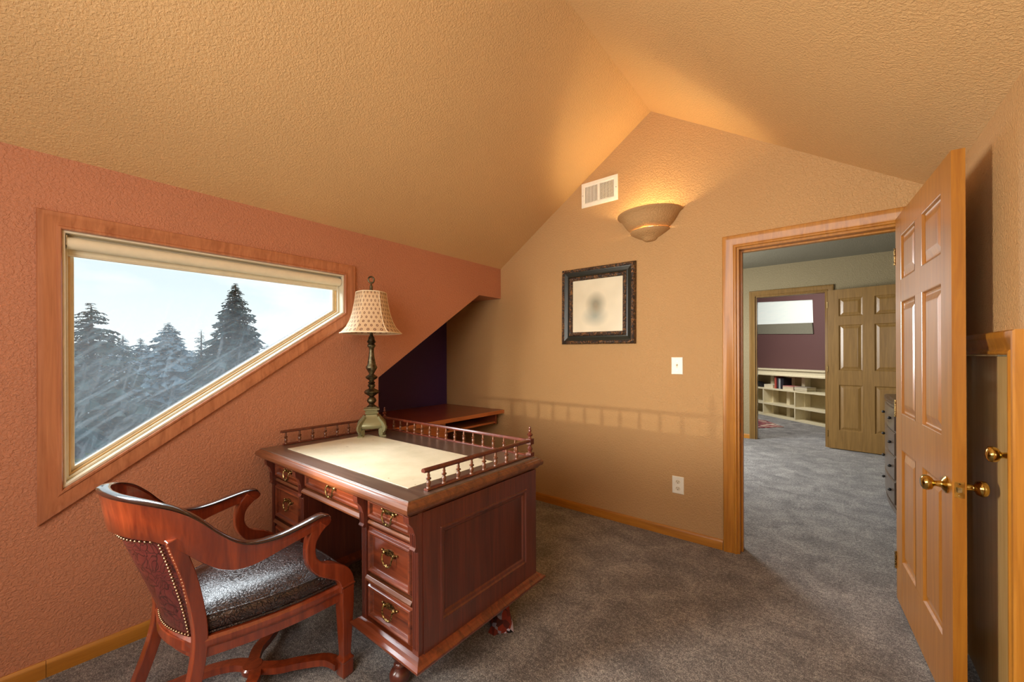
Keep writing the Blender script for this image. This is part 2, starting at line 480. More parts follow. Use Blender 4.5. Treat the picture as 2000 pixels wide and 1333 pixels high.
mb = MB(); mb.box(-3.4, 2.2, FY+.12, 13, 3.0, 3.1)
tag(obj('ceiling_far_room', mb, W['maroon']), 'ceiling of the far room', 'ceiling', kind='structure')
mb = MB(); mb.box(-3.5, -3.4, FY+.12, 13, 0, 3.1); mb.box(-3.5, -2.6, FY, FY+.12, 0, 3.1)
tag(obj('wall_far_room_left', mb, W['maroon']), 'left wall of the far room', 'wall', kind='structure')

# far room window (pale sheet of sky behind a drawn shade) 
w = thing('window_2', 'pale trapezoid window high on the maroon wall of the far room', 'window', kind='structure')
mb = MB(); mb.M = M45; mb.prism([(x, wy+.05, z) for x, z in WQ], (0,.01,0))
pane2 = Mat('bright frosted pane'); pane2.color(srgb(214,220,214)); v = pane2.mapping((2,2,30))
pane2.link(pane2.ramp(pane2.noise(v, 2, 3), [(.3, srgb(206,216,214)), (.7, srgb(232,234,222))]), pane2.p.inputs['Emission Color']); pane2.set(Emission_Strength=.35)
obj('pane', mb, pane2.m, w)
mb = MB(); mb.M = M45; mb.prism([(-1.9, wy-.004, 1.83), (.285, wy-.004, 1.715), (.265, wy-.004, 1.935), (-1.9, wy-.004, 2.05)], (0,-.02,0))
obj('valance', mb, plain('grey green fabric', srgb(116,112,96), .8), w)

# ------------------------------------------------------------------ trim
CP = [(0,0), (0,.012), (.004,.016), (.012,.016), (.018,.012), (.03,.013), (.055,.019), (.066,.021), (.078,.020), (.082,.016), (.082,0)]
def cas(name, path, mat, N, closed=False, label='', prof=CP, kind='structure', parent=None):
    mb = MB(); mb.casing(path, prof, N, closed)
    o = obj(name, mb, mat, parent, smooth=30)
    if parent is None: tag(o, label, 'trim', kind=kind)
    return o
# baseboards
BP = [(0,0), (.013,0), (.013,.05), (.009,.062), (.004,.068), (0,.068)]
def base(name, a, b, n, label):
    a, b, n = Vector(a), Vector(b), Vector(n); mb = MB()
    mb.loft([[p+n*d+Vector((0,0,z)) for d, z in BP] for p in (a, b)])
    tag(obj(name, mb, W['fir_y'] if abs(n.x) > .5 else W['fir_x'], smooth=30), label, 'baseboard', kind='structure')
base('baseboard_left', (XW,YS,0), (XW,.088,0), (1,0,0), 'varnished wood baseboard under the window wall, near piece')
base('baseboard_left.001', (XW,.0895,0), (XW,1.647,0), (1,0,0), 'varnished wood baseboard under the window wall, piece behind the chair')
base('baseboard_back', (XW-.7,YB,0), (-.586,YB,0), (0,-1,0), 'varnished wood baseboard along the gable wall')
base('baseboard_landing', (-2.6,FY,0), (-1.03,FY,0), (0,-1,0), 'pale wood baseboard on the landing')
# doorway lining and casing
d = thing('door_frame', 'varnished fir door frame around the doorway of the gable wall', 'door frame', kind='structure')
mb = MB(); mb.box(DL-.0, DL+.018, YB-.004, YB+T+.004, 0, DH-.0); mb.box(DL+.018, DL+.03, YB+.045, YB+.08, 0, DH-.03)
mb.box(DL+.018, DR-.018, YB-.004, YB+T+.004, DH-.018, DH); mb.box(DL+.018, DR-.018, YB+.045, YB+.08, DH-.03, DH-.018)
mb.box(DR-.018, DR, YB-.004, YB+T+.004, 0, DH)
obj('jamb', mb, W['fir'], d, bevel=.0015)
mb = MB(); mb.box(DL+.0185, DL+.0195, YB+.012, YB+.038, .80, .86); obj('strike_plate', mb, W['antique'], d)
cpath = [(DL+.004,YB,0), (DL+.004,YB,DH-.004), (DR-.004,YB,DH-.004), (DR-.004,YB,0)]
def casD(path): return [(x,y,z) for x,y,z in path]
mb = MB(); mb.casing(cpath, CP, (0,-1,0)); obj('casing', mb, W['fir'], d, smooth=30)
mb = MB(); mb.casing([(x, YB+T, z) for x, y, z in cpath][::-1], CP, (0,1,0)); obj('casing', mb, W['fir'], d, smooth=30)
# far doorway casing
d = thing('door_frame.001', 'oak door frame around the far doorway on the landing', 'door frame', kind='structure')
fp = [(-.948,FY,0), (-.948,FY,2.22), (-.075,FY,2.22), (-.075,FY,0)]
mb = MB(); mb.casing(fp, CP, (0,-1,0)); obj('casing', mb, W['door_far'], d, smooth=30)
mb = MB(); mb.box(-.948,-.93,FY-.002,FY+.122,0,2.22); mb.box(-.93,-.093,FY-.002,FY+.122,2.202,2.22); mb.box(-.093,-.075,FY-.002,FY+.122,0,2.22)
obj('jamb', mb, W['door_far'], d)

# window 1
w1 = thing('window_1', 'trapezoid window with a slanted sill and wood casing beside the desk', 'window', kind='structure')
NW = (1,0,0)
wpath = [(XW, y, z) for y, z in win]
mb = MB(); mb.casing([(XW, y, z) for y, z in win][::-1], [(a*.86, b*1.2) for a, b in CP], NW, closed=True); cz = obj('casing', mb, W['fir_red'], w1, smooth=30)
def inset(d):
    P = [Vector((0, y, z)) for y, z in win]; n = 4; out = []
    for i in range(n):
        t0 = (P[i]-P[i-1]).normalized(); t1 = (P[(i+1)%n]-P[i]).normalized()
        n0 = Vector((1,0,0)).cross(t0); n1 = Vector((1,0,0)).cross(t1)
        m = (n0+n1).normalized(); m /= m.dot(n0); out.append(P[i]+m*d)
    return out
def wring(ins0, ins1, x0, x1, mat, name, bevel=.002):
    a, b = inset(ins0), inset(ins1); mb = MB()
    rings = [[(x0, a[i].y, a[i].z), (x0, b[i].y, b[i].z), (x1, b[i].y, b[i].z), (x1, a[i].y, a[i].z)] for i in range(4)]
    mb.loft(rings, closed=True)
    return obj(name, mb, mat, w1, bevel=bevel)
wring(0, .010, XW+.004, XW-.10, W['vinyl'], 'jamb_lining')
wring(.010, .020, XW-.045, XW-.118, W['vinyl'], 'frame')
wring(.020, .028, XW-.060, XW-.112, W['tan_sash'], 'sash')
wring(.028, .040, XW-.075, XW-.105, W['vinyl'], 'glazing_bead')
mb = MB(); mb.prism([(XW-.088, p.y, p.z) for p in inset(.032)], (-.003,0,0))
obj('pane', mb, W['glass'], w1, origin=(XW-.09,.76,1.35))

# roller blind
rb = thing('roller_blind', 'cream roller blind rolled up under the head of the slanted window', 'blind', (XW-.03, .15, 1.815))
mb = MB(); mb.tube([(XW-.030,.152,1.812), (XW-.030,1.375,1.812)], .026, 16, up=(0,0,1)); obj('roll', mb, W['blind'], rb, world=True, smooth=40)
mb = MB(); mb.box(XW-.058,XW-.056,.155,1.372,1.768,1.812); obj('fabric_drop', mb, W['blind'], rb, world=True)
mb = MB(); mb.tube([(XW-.057,.155,1.765), (XW-.057,1.372,1.765)], .006, 8); obj('hem_bar', mb, W['vinyl'], rb, world=True, smooth=40)
for y in (.150, 1.374):
    mb = MB(); mb.box(XW-.045,XW-.012,y,y+.003,1.800,1.843); obj('bracket', mb, W['steel'], rb, world=True)

# ------------------------------------------------------------------ six panel doors
def leaf(name, label, L, H, loc, rz, mat, mat_h, knob=True, hinge_side=1, near_detail=True):
    """x from 0 (hinge) to L, thickness y 0..-.035 , local"""
    t = .035; d = thing(name, label, 'door', loc, rz, kind='structure')
    st, mu = .118, .115; pw = (L-2*st-mu)/2
    rows = [(.115*H, .403*H), (.492*H, .777*H), (.831*H, .944*H)]
    mb = MB()
    mb.box(0, st, -t, 0, 0, H); mb.box(L-st, L, -t, 0, 0, H)
    zs = [0]+[z for r in rows for z in r]+[H]
    for i in range(0, 8, 2): mb.box(st, L-st, -t+.0004, -.0004, zs[i], zs[i+1])
    for z0, z1 in rows: mb.box(st+pw, st+pw+mu, -t+.0008, -.0008, z0, z1)
    obj('stiles_and_rails', mb, mat, d)
    prof = [(0,0), (.004,-.001), (.010,-.009), (.016,-.011), (.022,-.011), (.05,-.003), (.055,-.0025)]
    for z0, z1 in rows:
        for x in (st, st+pw+mu):
            mb = MB()
            mb.nested((x,0,z0), (1,0,0), (0,0,1), (0,1,0), pw, z1-z0, prof)
            mb.nested((x,-t,z0), (1,0,0), (0,0,1), (0,-1,0), pw, z1-z0, prof)
            obj('panel', mb, mat_h, d)
    if knob:
        kz, kx = .826, L-.062
        for sgn, y0 in ((1, 0), (-1, -t)):
            prof_k = [(0,.0),(.031,.0),(.031,.004),(.022,.010),(.013,.014),(.010,.028),(.012,.034),(.024,.040),(.0285,.052),(.026,.062),(.016,.068),(0,.069)]
            mb = MB(); mb.M = Matrix.Translation((kx, y0, kz)) @ Matrix.Rotation(-sgn*PI/2, 4, 'X'); mb.lathe(prof_k, n=24)
            obj('knob', mb, W['brass'], d, smooth=50)
        mb = MB(); mb.box(L-.0005, L+.0012, -.030, -.005, kz-.028, kz+.028); pl = obj('latch_plate', mb, W['brass'], d)
        mb = MB(); mb.prism([(L+.0012,-.011,kz-.008), (L+.0012,-.024,kz-.008), (L+.009,-.024,kz-.008)], (0,0,.016)); obj('latch_bolt', mb, W['steel'], pl)
        for z in (-.021, .021):
            mb = MB(); mb.M = Matrix.Translation((L+.0012,-.0175,kz+z)) @ Matrix.Rotation(PI/2,4,'Y'); mb.lathe([(.0032,0),(.0022,.0006),(0,.0006)], n=10); obj('screw', mb, W['antique'], pl)
    for z in (.2, H/2, H-.2):
        mb = MB(); mb.M = Matrix.Translation((-.004, -t-.003, z-.045)); mb.lathe([(.005,0),(.005,.09)], n=10); obj('hinge', mb, W['antique'], d, smooth=40)
    return d
# main open door: front face towards -X ; hinge at (.27,2.975) free edge (.328,2.089)
hx, hy, ex_, ey_ = .262, 2.972, .328, 2.089
rz = math.atan2(ey_-hy, ex_-hx); Ld = math.hypot(ex_-hx, ey_-hy)
# local +y (face y=0) must look to -X: with travel -Y, local y = rot90 -> (+X).. so the visible face is y=-t
tdir = Vector((math.cos(rz), math.sin(rz), 0)); nrm = Vector((-tdir.y, tdir.x, 0))
leaf('door_1', 'open six panel varnished fir door with brass knobs, nearest the viewer', Ld, 2.03, Vector((hx, hy, .012))+nrm*.035, rz, W['door'], W['door'])
# far leaf
a, b = Vector((-.055, 7.20, 0)), Vector((.80, 7.06, 0)); dr = b-a
leaf('door_2', 'oak six panel door standing open against the landing wall', .86, 2.20, (a.x, a.y, .01), math.atan2(dr.y, dr.x), W['door_far'], W['door_far'], knob=False)

# low closet door in right wall
c = thing('door_3', 'low plain wooden closet door with a brass knob in the right wall', 'door', kind='structure')
mb = MB(); mb.box(XR+.012, XR+.045, CY0+.004, CY1, .01, CH-.006); obj('leaf', mb, wood('pale fir panel', srgb(188,150,88), srgb(216,182,122), axis=2, coat=.2), c, bevel=.001)
mb = MB(); mb.casing([(XR,CY1,0), (XR,CY1,CH), (XR,CY0,CH), (XR,CY0,0)], [(a*.95, b*1.1) for a, b in CP], (-1,0,0)); obj('casing', mb, W['fir'], c, smooth=30)
mb = MB(); mb.M = Matrix.Translation((XR+.012, 2.005, .99)) @ Matrix.Rotation(-PI/2, 4, 'Y')
mb.lathe([(0,.0),(.030,.0),(.030,.004),(.020,.010),(.012,.014),(.009,.028),(.011,.034),(.022,.040),(.026,.052),(.024,.060),(.014,.066),(0,.067)], n=24)
obj('knob', mb, W['brass'], c, smooth=50)

# ------------------------------------------------------------------ wall fittings
# vent
v = thing('air_vent', 'white metal air grille high on the gable wall, by the ceiling slope', 'vent', (-1.487, YB, 2.652))
hw, hh = .161, .106
mb = MB()
mb.casing([(-.125,0,-.066), (-.125,0,.066), (.125,0,.066), (.125,0,-.066)], [(0,0),(0,.006),(.008,.010),(.034,.007),(.036,0)], (0,-1,0), closed=True)
mb.box(-.008,.008,-.008,0,-.066,.066)
obj('frame', mb, W['grille'], v, smooth=30)
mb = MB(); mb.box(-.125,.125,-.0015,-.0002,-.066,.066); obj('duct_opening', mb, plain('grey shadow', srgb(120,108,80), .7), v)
for i in range(9):
    x = -.118+i*.0128; mb = MB(); mb.prism([(x,-.009,-.066), (x+.0075,-.009,-.066), (x+.003,-.002,-.066), (x-.001,-.002,-.066)], (0,0,.132)); obj('louver', mb, W['grille'], v)
for i in range(9):
    x = .014+i*.0128; mb = MB(); mb.box(x,x+.0025,-.009,-.002,-.066,.066); obj('louver', mb, W['grille'], v)
mb = MB()
for i in range(12): z = -.062+i*.0112; mb.box(.010,.123,-.004,-.002,z,z+.003)
obj('cross_bars', mb, W['grille'], v)
for x in (-.147,.147):
    mb = MB(); mb.M = Matrix.Translation((x,-.008,0)) @ Matrix.Rotation(PI/2,4,'X'); mb.lathe([(.004,0),(.003,.0015),(0,.0015)], n=8); obj('screw', mb, W['steel'], v)

# sconce
s = thing('wall_sconce', 'tan half bowl plaster wall sconce glowing above the picture', 'wall lamp', (-1.072, YB-.001, 2.17))
R = .238
outer = [(.238,.205),(.240,.198),(.236,.192),(.222,.185),(.205,.165),(.188,.135),(.165,.105),(.140,.086),(.128,.082)]
inner = [(.122,.086),(.135,.095),(.158,.115),(.178,.145),(.196,.178),(.212,.200),(.232,.207)]
def yflip(mb): mb.M = Matrix.Diagonal((1,-1,1,1))
mb = MB(); yflip(mb); mb.lathe(outer+inner+[outer[0]], n=40, a0=0, a1=PI, sy=.92); obj('upper_bowl', mb, W['wall'], s, smooth=40)
low_o = [(.146,.076),(.143,.068),(.118,.052),(.085,.034),(.058,.022),(.050,.012),(.036,.003),(.018,-.001),(0,-.002)]
low_i = [(0,.010),(.03,.015),(.06,.035),(.10,.055),(.135,.075)]
mb = MB(); yflip(mb); mb.lathe(low_o+low_i+[low_o[0]], n=40, a0=0, a1=PI, sy=.92); obj('lower_bowl', mb, W['wall'], s, smooth=40)
mb = MB(); mb.box(-.03,.03,-.015,0,.02,.19); obj('back_plate', mb, W['white'], s)
mb = MB(); mb.ball((0,-.085,.135), .025, sz=1.5); obj('bulb', mb, emis('warm bulb', (1,.78,.45,1), 8), s, smooth=True)

# picture
pf = thing('framed_picture', 'faded portrait print in a carved black and gilt frame under the sconce', 'picture', (-1.507, YB-.001, 1.727), 0)
pf.rotation_euler = (0, .008, 0)
def rect_path(hx, hz): return [(-hx,0,-hz), (-hx,0,hz), (hx,0,hz), (hx,0,-hz)]
PW, PH = .325, .318
mb = MB(); mb.casing(rect_path(PW-.03, PH-.03), [(0,.0),(0,.03),(.006,.036),(.018,.036),(.026,.030),(.03,.018),(.03,0)], (0,-1,0), closed=True); obj('outer_moulding', mb, W['ornate'], pf)
mb = MB(); mb.casing(rect_path(PW-.068, PH-.068), [(0,.0),(0,.024),(.01,.022),(.034,.030),(.040,.031),(.040,0)], (0,-1,0), closed=True); obj('flat_band', mb, W['frame_black'], pf)
mb = MB(); mb.casing(rect_path(PW-.102, PH-.102), [(0,.0),(0,.018),(.008,.028),(.022,.030),(.030,.026),(.033,.02),(.033,0)], (0,-1,0), closed=True); obj('inner_moulding', mb, W['ornate'], pf)
mb = MB(); mb.box(-PW+.10, PW-.10, -.012, -.002, -PH+.10, PH-.10); obj('print', mb, W['art'], pf)

def plate(name, label, cat, x, y, z, kind):
    t = thing(name, label, cat, (x, y, z))
    mb = MB(); mb.nested((-.04,0,-.062), (1,0,0), (0,0,1), (0,-1,0), .08, .124, [(0,0),(0,.003),(.004,.006)], back=1); obj('cover_plate', mb, W['white'], t)
    if kind == 'switch':
        mb = MB(); mb.box(-.006,.006,-.0072,-.006,-.014,.014); mb.prism([(-.004,-.007,-.002),(-.004,-.018,.008),(-.004,-.018,.012),(-.004,-.007,.008)], (.008,0,0)); obj('toggle', mb, W['vinyl'], t)
        for zz in (-.032,.032):
            mb = MB(); mb.M = Matrix.Translation((0,-.006,zz)) @ Matrix.Rotation(PI/2,4,'X'); mb.lathe([(.003,0),(.002,.001),(0,.001)], n=8); obj('screw', mb, W['steel'], t)
    else:
        for zz in (-.024,.024):
            mb = MB(); mb.M = Matrix.Translation((0,-.006,zz)) @ Matrix.Rotation(PI/2,4,'X'); mb.lathe([(.0175,0),(.0165,.002),(0,.002)], n=20, sy=.86); so = obj('socket', mb, W['vinyl'], t)
            mb = MB(); mb.box(-.008,-.0055,-.0086,-.008,zz,zz+.009); mb.box(.0055,.008,-.0086,-.008,zz+.001,zz+.008); mb.box(-.0025,.0025,-.0086,-.008,zz-.010,zz-.005); obj('slots', mb, W['dark'], so)
    return t
plate('light_switch', 'white light switch on the tan wall between picture and doorway', 'switch', -.880, YB-.0005, 1.240, 'switch')
plate('wall_outlet', 'white double outlet low on the tan wall left of the doorway', 'outlet', -.877, YB-.0005, .380, 'outlet')
plate('light_switch', 'white light switch on the landing wall left of the far doorway', 'switch', -1.155, FY-.0005, 1.262, 'switch')

# ------------------------------------------------------------------ DESK
D = thing('pedestal_desk', 'antique mahogany pedestal desk with spindle gallery and cream leather top', 'desk', (-1.80, 1.26, 0))
def dob(name, mb, mat, parent=None, **k): return obj(name, mb, W[mat], parent or D, world=True, **k)
X0, X1, Y0, Y1 = -2.50, -1.138, .845, 1.672
def outline(i, z): return [(X0+i,Y0+i,z), (X1-i,Y0+i,z), (X1-i,Y1-i,z), (X0+i,Y1-i,z)]
mb = MB(); mb.loft([outline(i, z) for i, z in ((.035,.752),(.022,.756),(.014,.766),(.002,.772),(0,.780),(0,.788),(.004,.794),(.008,.799),(.014,.801),(.017,.805),(.02,.807))]); dob('top_edge_moulding', mb, 'mah_light', bevel=.001)
mb = MB(); mb.loft([outline(i, z) for i, z in ((.021,.800),(.021,.808),(.023,.810))]); dob('desktop', mb, 'desktop', bevel=.001)
mb = MB(); mb.box(-2.345,-1.275,.952,1.445,.8102,.8118); dob('writing_inset', mb, 'blotter')

# pedestals
BX0, BX1, BY0, BY1 = -2.44, -1.16, .91, 1.63
KL, KR = -2.055, -1.528
ZB, ZT = .24, .754
mb = MB(); mb.box(KR, BX1-.004, BY0+.02, BY1, ZB, ZT); dob('pedestal', mb, 'mah', bevel=.001)
mb = MB(); mb.box(BX0+.004, KL, BY0+.02, BY1, ZB, ZT); dob('pedestal', mb, 'mah', bevel=.001)
mb = MB(); mb.box(KL, KR, BY1-.06, BY1-.04, .25, ZT); dob('back_panel', mb, 'mah')
mb = MB(); mb.box(KL, KR, BY0+.03, BY1-.06, .655, ZT); dob('apron', mb, 'mah_x')
# side panel, right and left faces
pf_ = [(0,.004),(.088,.004),(.092,.010),(.100,.010),(.106,.002),(.112,-.004),(.3,-.004)]
def sidep(x, n):
    mb = MB(); w, h = BY1-BY0-.02, ZT-ZB
    o = (x, BY0+.02, ZB); mb.nested(o, (0,1,0), (0,0,1), (n,0,0), w, h, [(0,-.006),(0,.004),(.078,.004),(.080,.009),(.088,.009),(.092,.003),(.102,.001),(.108,-.004)], back=1)
    dob('side_panel', mb, 'mah', bevel=.0008)
sidep(BX1, 1); sidep(BX0, -1)
# plinths
for xa, xb in ((KR, BX1), (BX0, KL)):
    mb = MB()
    def ol(i, z): return [(xa-i,BY0-i,z), (xb+i,BY0-i,z), (xb+i,BY1+i,z), (xa-i,BY1+i,z)]
    mb.loft([ol(i, z) for i, z in ((-.01,.185),(.010,.188),(.018,.198),(.030,.205),(.036,.215),(.036,.222),(.024,.228),(.014,.236),(.0,.242))])
    dob('plinth', mb, 'mah_x', bevel=.001)
# turned feet
for cx in ((KR+BX1)/2-.02, (BX0+KL)/2):
    for cy in (.975, 1.545):
        mb = MB()
        mb.lathe([(.0,0),(.022,0),(.030,.008),(.040,.028),(.042,.045),(.034,.062),(.020,.072),(.024,.078),(.024,.086),(.018,.092),(.022,.105),(.034,.125),(.046,.150),(.060,.170),(.07,.188)], (cx,cy,0), 24)
        dob('turned_foot', mb, 'mah', smooth=50)
# fluted posts with corbels
def post(x0, x1, corbel=True):
    mb = MB(); mb.box(x0, x1, BY0-.002, BY0+.02, ZB, .755)
    n = 3; w = (x1-x0)/(n*2+1)
    for i in range(n): mb.tube([(x0+w*(2*i+1.5), BY0-.002, ZB+.02), (x0+w*(2*i+1.5), BY0-.002, .612)], w*.55, 6, up=(1,0,0))
    p = dob('fluted_post', mb, 'mah', bevel=.0006)
    if corbel:
        mb = MB(); pts = [(BY0,.618),(BY0-.012,.618),(BY0-.018,.626),(BY0-.012,.634),(BY0-.014,.68),(BY0-.024,.71),(BY0-.040,.728),(BY0-.042,.752),(BY0,.752)]
        mb.prism([(x0+.001, y, z) for y, z in pts], (x1-x0-.002,0,0))
        for i in range(n): mb.tube([(x0+w*(2*i+1.5), BY0-.013, .638), (x0+w*(2*i+1.5), BY0-.015, .682)], w*.5, 6, up=(1,0,0))
        c_ = dob('corbel', mb, 'mah', parent=p, bevel=.0008)
for a_, b_, c_ in ((KR, KR+.034, True), (BX1-.034, BX1, True), (KL-.034, KL, True), (BX0, BX0+.034, True)): post(a_, b_, c_)

# handles
def handle(cx, y, cz, parent):
    mb = MB()
    pts = []
    N = 28
    for i in range(N):
        t = 2*PI*i/N
        r = 1+.16*math.cos(6*t)+.08*math.cos(10*t)
        pts.append((cx+.040*r*math.cos(t), y-.0005, cz+.012*r*math.sin(t)+.004*math.cos(4*t)))
    mb.prism(pts, (0,-.003,0))
    for sx in (-1, 1):
        mb.ball((cx+sx*.031, y-.007, cz-.001), .0075, 8, 6); mb.ball((cx+sx*.047, y-.004, cz+.004), .005, 8, 5)
        mb.tube([(cx+sx*.031, y, cz-.001), (cx+sx*.031, y-.014, cz-.001)], .0035, 6)
    mb.box(cx-.004,cx+.004,y-.0055,y-.003,cz-.008,cz+.006)
    path = catmull([(cx-.031,y-.014,cz-.002),(cx-.030,y-.018,cz-.018),(cx-.024,y-.018,cz-.034),(cx-.012,y-.018,cz-.043),(cx,y-.018,cz-.040),(cx+.012,y-.018,cz-.043),(cx+.024,y-.018,cz-.034),(cx+.030,y-.018,cz-.018),(cx+.031,y-.014,cz-.002)], 4)
    sc = [1+.15*math.sin(i*1.3) for i in range(len(path))]
    mb.tube(path, .0034, 6, scales=sc, up=(0,1,0)); mb.ball((cx,y-.018,cz-.043), .006, 8, 5)
    return dob('drawer_handle', mb, 'antique', parent=parent, smooth=50)
def drawer(x0, x1, z0, z1, proud=.014, hz=None, y=BY0+.02):
    mb = MB(); w, h = x1-x0, z1-z0
    k = min(.05, h*.3)
    mb.nested((x0,y,z0), (1,0,0), (0,0,1), (0,-1,0), w, h, [(0,0),(0,.012),(.006,.014),(.012,.024),(.018,.026),(.024,.022),(.028,.012),(.032,.010)], back=1)
    d_ = dob('drawer', mb, 'mah_x', bevel=.0006)
    handle((x0+x1)/2, y-.0105, hz or (z0+z1)/2+.012, d_)
def ledge(x0, x1, z, h=.02, d=.022):
    mb = MB(); y = BY0+.02
    mb.prism([(x0,y,z),(x0,y-d*.6,z),(x0,y-d,z+h*.35),(x0,y-d,z+h*.6),(x0,y-d*.7,z+h),(x0,y,z+h)], (x1-x0,0,0)); dob('ledge_moulding', mb, 'mah_light', bevel=.001)
for a_, b_ in ((KR+.036, BX1-.036), (BX0+.036, KL-.036)):
    drawer(a_, b_, .655, .748, hz=.712); drawer(a_, b_, .435, .622, hz=.552); drawer(a_, b_, .252, .398, hz=.344)
    ledge(a_, b_, .630, .018, .018); ledge(a_, b_, .402, .024, .03)
drawer(KL+.004, KR-.004, .668, .750, hz=.722); ledge(KL, KR, .636, .028, .034)

# gallery
GX0, GX1, GY0, GY1 = -2.462, -1.20, .99, 1.642
GZ = .810
bal = [(0,0),(.0065,0),(.0065,.003),(.0042,.006),(.0055,.014),(.0065,.020),(.0055,.026),(.0032,.030),(.0070,.034),(.0072,.038),(.0035,.042),(.0045,.048),(.0030,.056),(.0045,.062),(.0045,.064)]
bal = [(r_*1.45, z_) for r_, z_ in bal]
def strip(name, p0, p1, z0, z1, hw_, mat='mah', round_=False):
    mb = MB(); P0, P1 = Vector(p0+(0,)), Vector(p1+(0,)); t = (P1-P0).normalized(); n = Vector((-t.y, t.x, 0))
    sec = [(-hw_,z0),(-hw_*1.15,(z0+z1)/2),(-hw_*.7,z1),(hw_*.7,z1),(hw_*1.15,(z0+z1)/2),(hw_,z0)]
    mb.loft([[P+n*a+Vector((0,0,z)) for a, z in sec] for P in (P0, P1)]); dob(name, mb, mat, bevel=.0008)
for p0, p1 in (((GX1,GY0-.014),(GX1,GY1)), ((GX0,GY1),(GX1,GY1)), ((GX0,GY0-.014),(GX0,GY1))):
    strip('gallery_base', p0, p1, GZ, GZ+.009, .011)
    strip('gallery_rail', (p0[0]-(.0 if p0[0]!=p1[0] else 0), p0[1]-(.012 if p0[0]==p1[0] else 0)), p1, GZ+.071, GZ+.085, .010)
mb = MB(); mb.lathe(bal, (0,0,0), 10)
b0 = dob('gallery_spindle', mb, 'mah_light', smooth=50)
b0.data.transform(Matrix.Translation(D.location))
spots = [(GX1, GY0+.0775*i) for i in range(8)]+[(GX1-.096-.0757*i, GY1) for i in range(15)]+[(GX0, GY0+.0765*i) for i in range(8)]
for i, (x, y) in enumerate(spots):
    o = b0 if i == 0 else b0.copy()
    if i: COL.objects.link(o); o.parent = D
    o.location = (x-D.location.x, y-D.location.y, GZ+.008)
for x in (GX1, GX0):
    mb = MB(); y = GY1
    mb.box(x-.015,x+.015,y-.015,y+.015,GZ,GZ+.018); mb.box(x-.014,x+.014,y-.014,y+.014,GZ+.060,GZ+.088)
    mb.lathe([(.012,.018),(.008,.024),(.012,.032),(.014,.04),(.008,.048),(.006,.052),(.010,.058),(.012,.060)], (x,y,GZ), 16)
    mb.lathe([(.012,.088),(.008,.092),(.006,.098),(.013,.104),(.015,.110),(.008,.116),(.005,.120),(.008,.125),(.008,.130),(.004,.136),(.006,.142),(.004,.148),(0,.15)], (x,y,GZ), 16)
    dob('finial_post', mb, 'mah', smooth=40)

# ------------------------------------------------------------------ table lamp
L = thing('table_lamp', 'verdigris candlestick lamp with patterned bell shade on the desk corner', 'lamp', (-2.325, 1.455, GZ+.0005), math.radians(58))
mb = MB()
prof = [(0,.178),(.030,.178),(.030,.184),(.020,.192),(.016,.200),(.026,.212),(.030,.222),(.024,.236),(.014,.246),(.018,.252),(.042,.268),(.046,.278),(.040,.288),(.020,.298),(.015,.304),(.022,.312),(.024,.322),(.016,.330),(.024,.338),(.014,.346),(.016,.352),(.036,.366),(.038,.374),(.028,.382),(.014,.392),(.024,.412),(.034,.430),(.034,.440),(.026,.452),(.024,.470),(.018,.505),(.014,.54),(.016,.56),(.026,.572),(.026,.578),(.018,.588),(.028,.600),(.020,.614),(.018,.63),(.010,.64),(.010,.66),(0,.66)]
mb.lathe(prof, n=24); obj('stem', mb, W['bronze'], L, smooth=50)
mb = MB()
# stepped square collar and scrolled tripod body
def sq(r, z): return [(-r,-r,z),(r,-r,z),(r,r,z),(-r,r,z)]
mb.loft([sq(.030,.135),(sq(.040,.142)),sq(.042,.148),sq(.034,.156),sq(.036,.162),sq(.048,.166),sq(.048,.171),sq(.036,.176),sq(.028,.182)]); obj('collar', mb, W['bronze_lt'], L, bevel=.0015)
mb = MB()
mb.loft([sq(.058,.045),sq(.066,.055),sq(.070,.07),sq(.060,.09),sq(.046,.110),sq(.038,.125),sq(.034,.138)]); obj('body', mb, W['bronze_lt'], L, bevel=.006, smooth=60)
for k in range(4):
    a = PI/4+k*PI/2; ca, sa = math.cos(a), math.sin(a); mb = MB()
    pth = [(r*ca, r*sa, z) for r, z in ((.055,.118),(.070,.10),(.094,.080),(.108,.058),(.100,.038),(.084,.034),(.078,.046),(.088,.054))]
    mb.sweep(catmull(pth, 4), [(-.013,-.007),(.013,-.007),(.013,.007),(-.013,.007)], up=(-sa,ca,.01))
    pth = [(r*ca, r*sa, z) for r, z in ((.088,.046),(.082,.030),(.084,.014),(.098,.006))]
    mb.sweep(catmull(pth, 4), [(-.014,-.010),(.014,-.010),(.014,.010),(-.014,.010)], up=(-sa,ca,.01))
    mb.box(.098*ca-.016,.098*ca+.016,.098*sa-.016,.098*sa+.016,0,.009)
    obj('scroll_foot', mb, W['bronze_lt'], L, bevel=.002)
# bell shade, soft hexagon
def shade_ring(r, z, n=48):
    out = []
    for i in range(n):
        a = 2*PI*i/n; k = (a % (PI/3))-PI/6; c_ = .5*(1/math.cos(k))*math.cos(PI/6)+.5
        out.append((r*c_*math.cos(a), r*c_*math.sin(a), z))
    return out
SZ = .655
pr_ = [(.190,0),(.176,.010),(.150,.040),(.130,.080),(.114,.13),(.104,.18),(.097,.22),(.092,.262)]
mb = MB(); mb.loft([shade_ring(r, SZ+z) for r, z in pr_], cap=False)
sh = obj('lamp_shade', mb, W['shade'], L, smooth=50, solid=.002)
for r, z in ((.190,0),(.092,.262)):
    mb = MB(); mb.tube(shade_ring(r, SZ+z), .0032, 6, closed=True); obj('piping', mb, W['shade_trim'], sh, smooth=50)
for k in range(6):
    a = k*PI/3; mb = MB(); mb.tube([(r*math.cos(a)*1.008, r*math.sin(a)*1.008, SZ+z) for r, z in pr_], .0022, 6); obj('seam', mb, W['shade_trim'], sh, smooth=50)
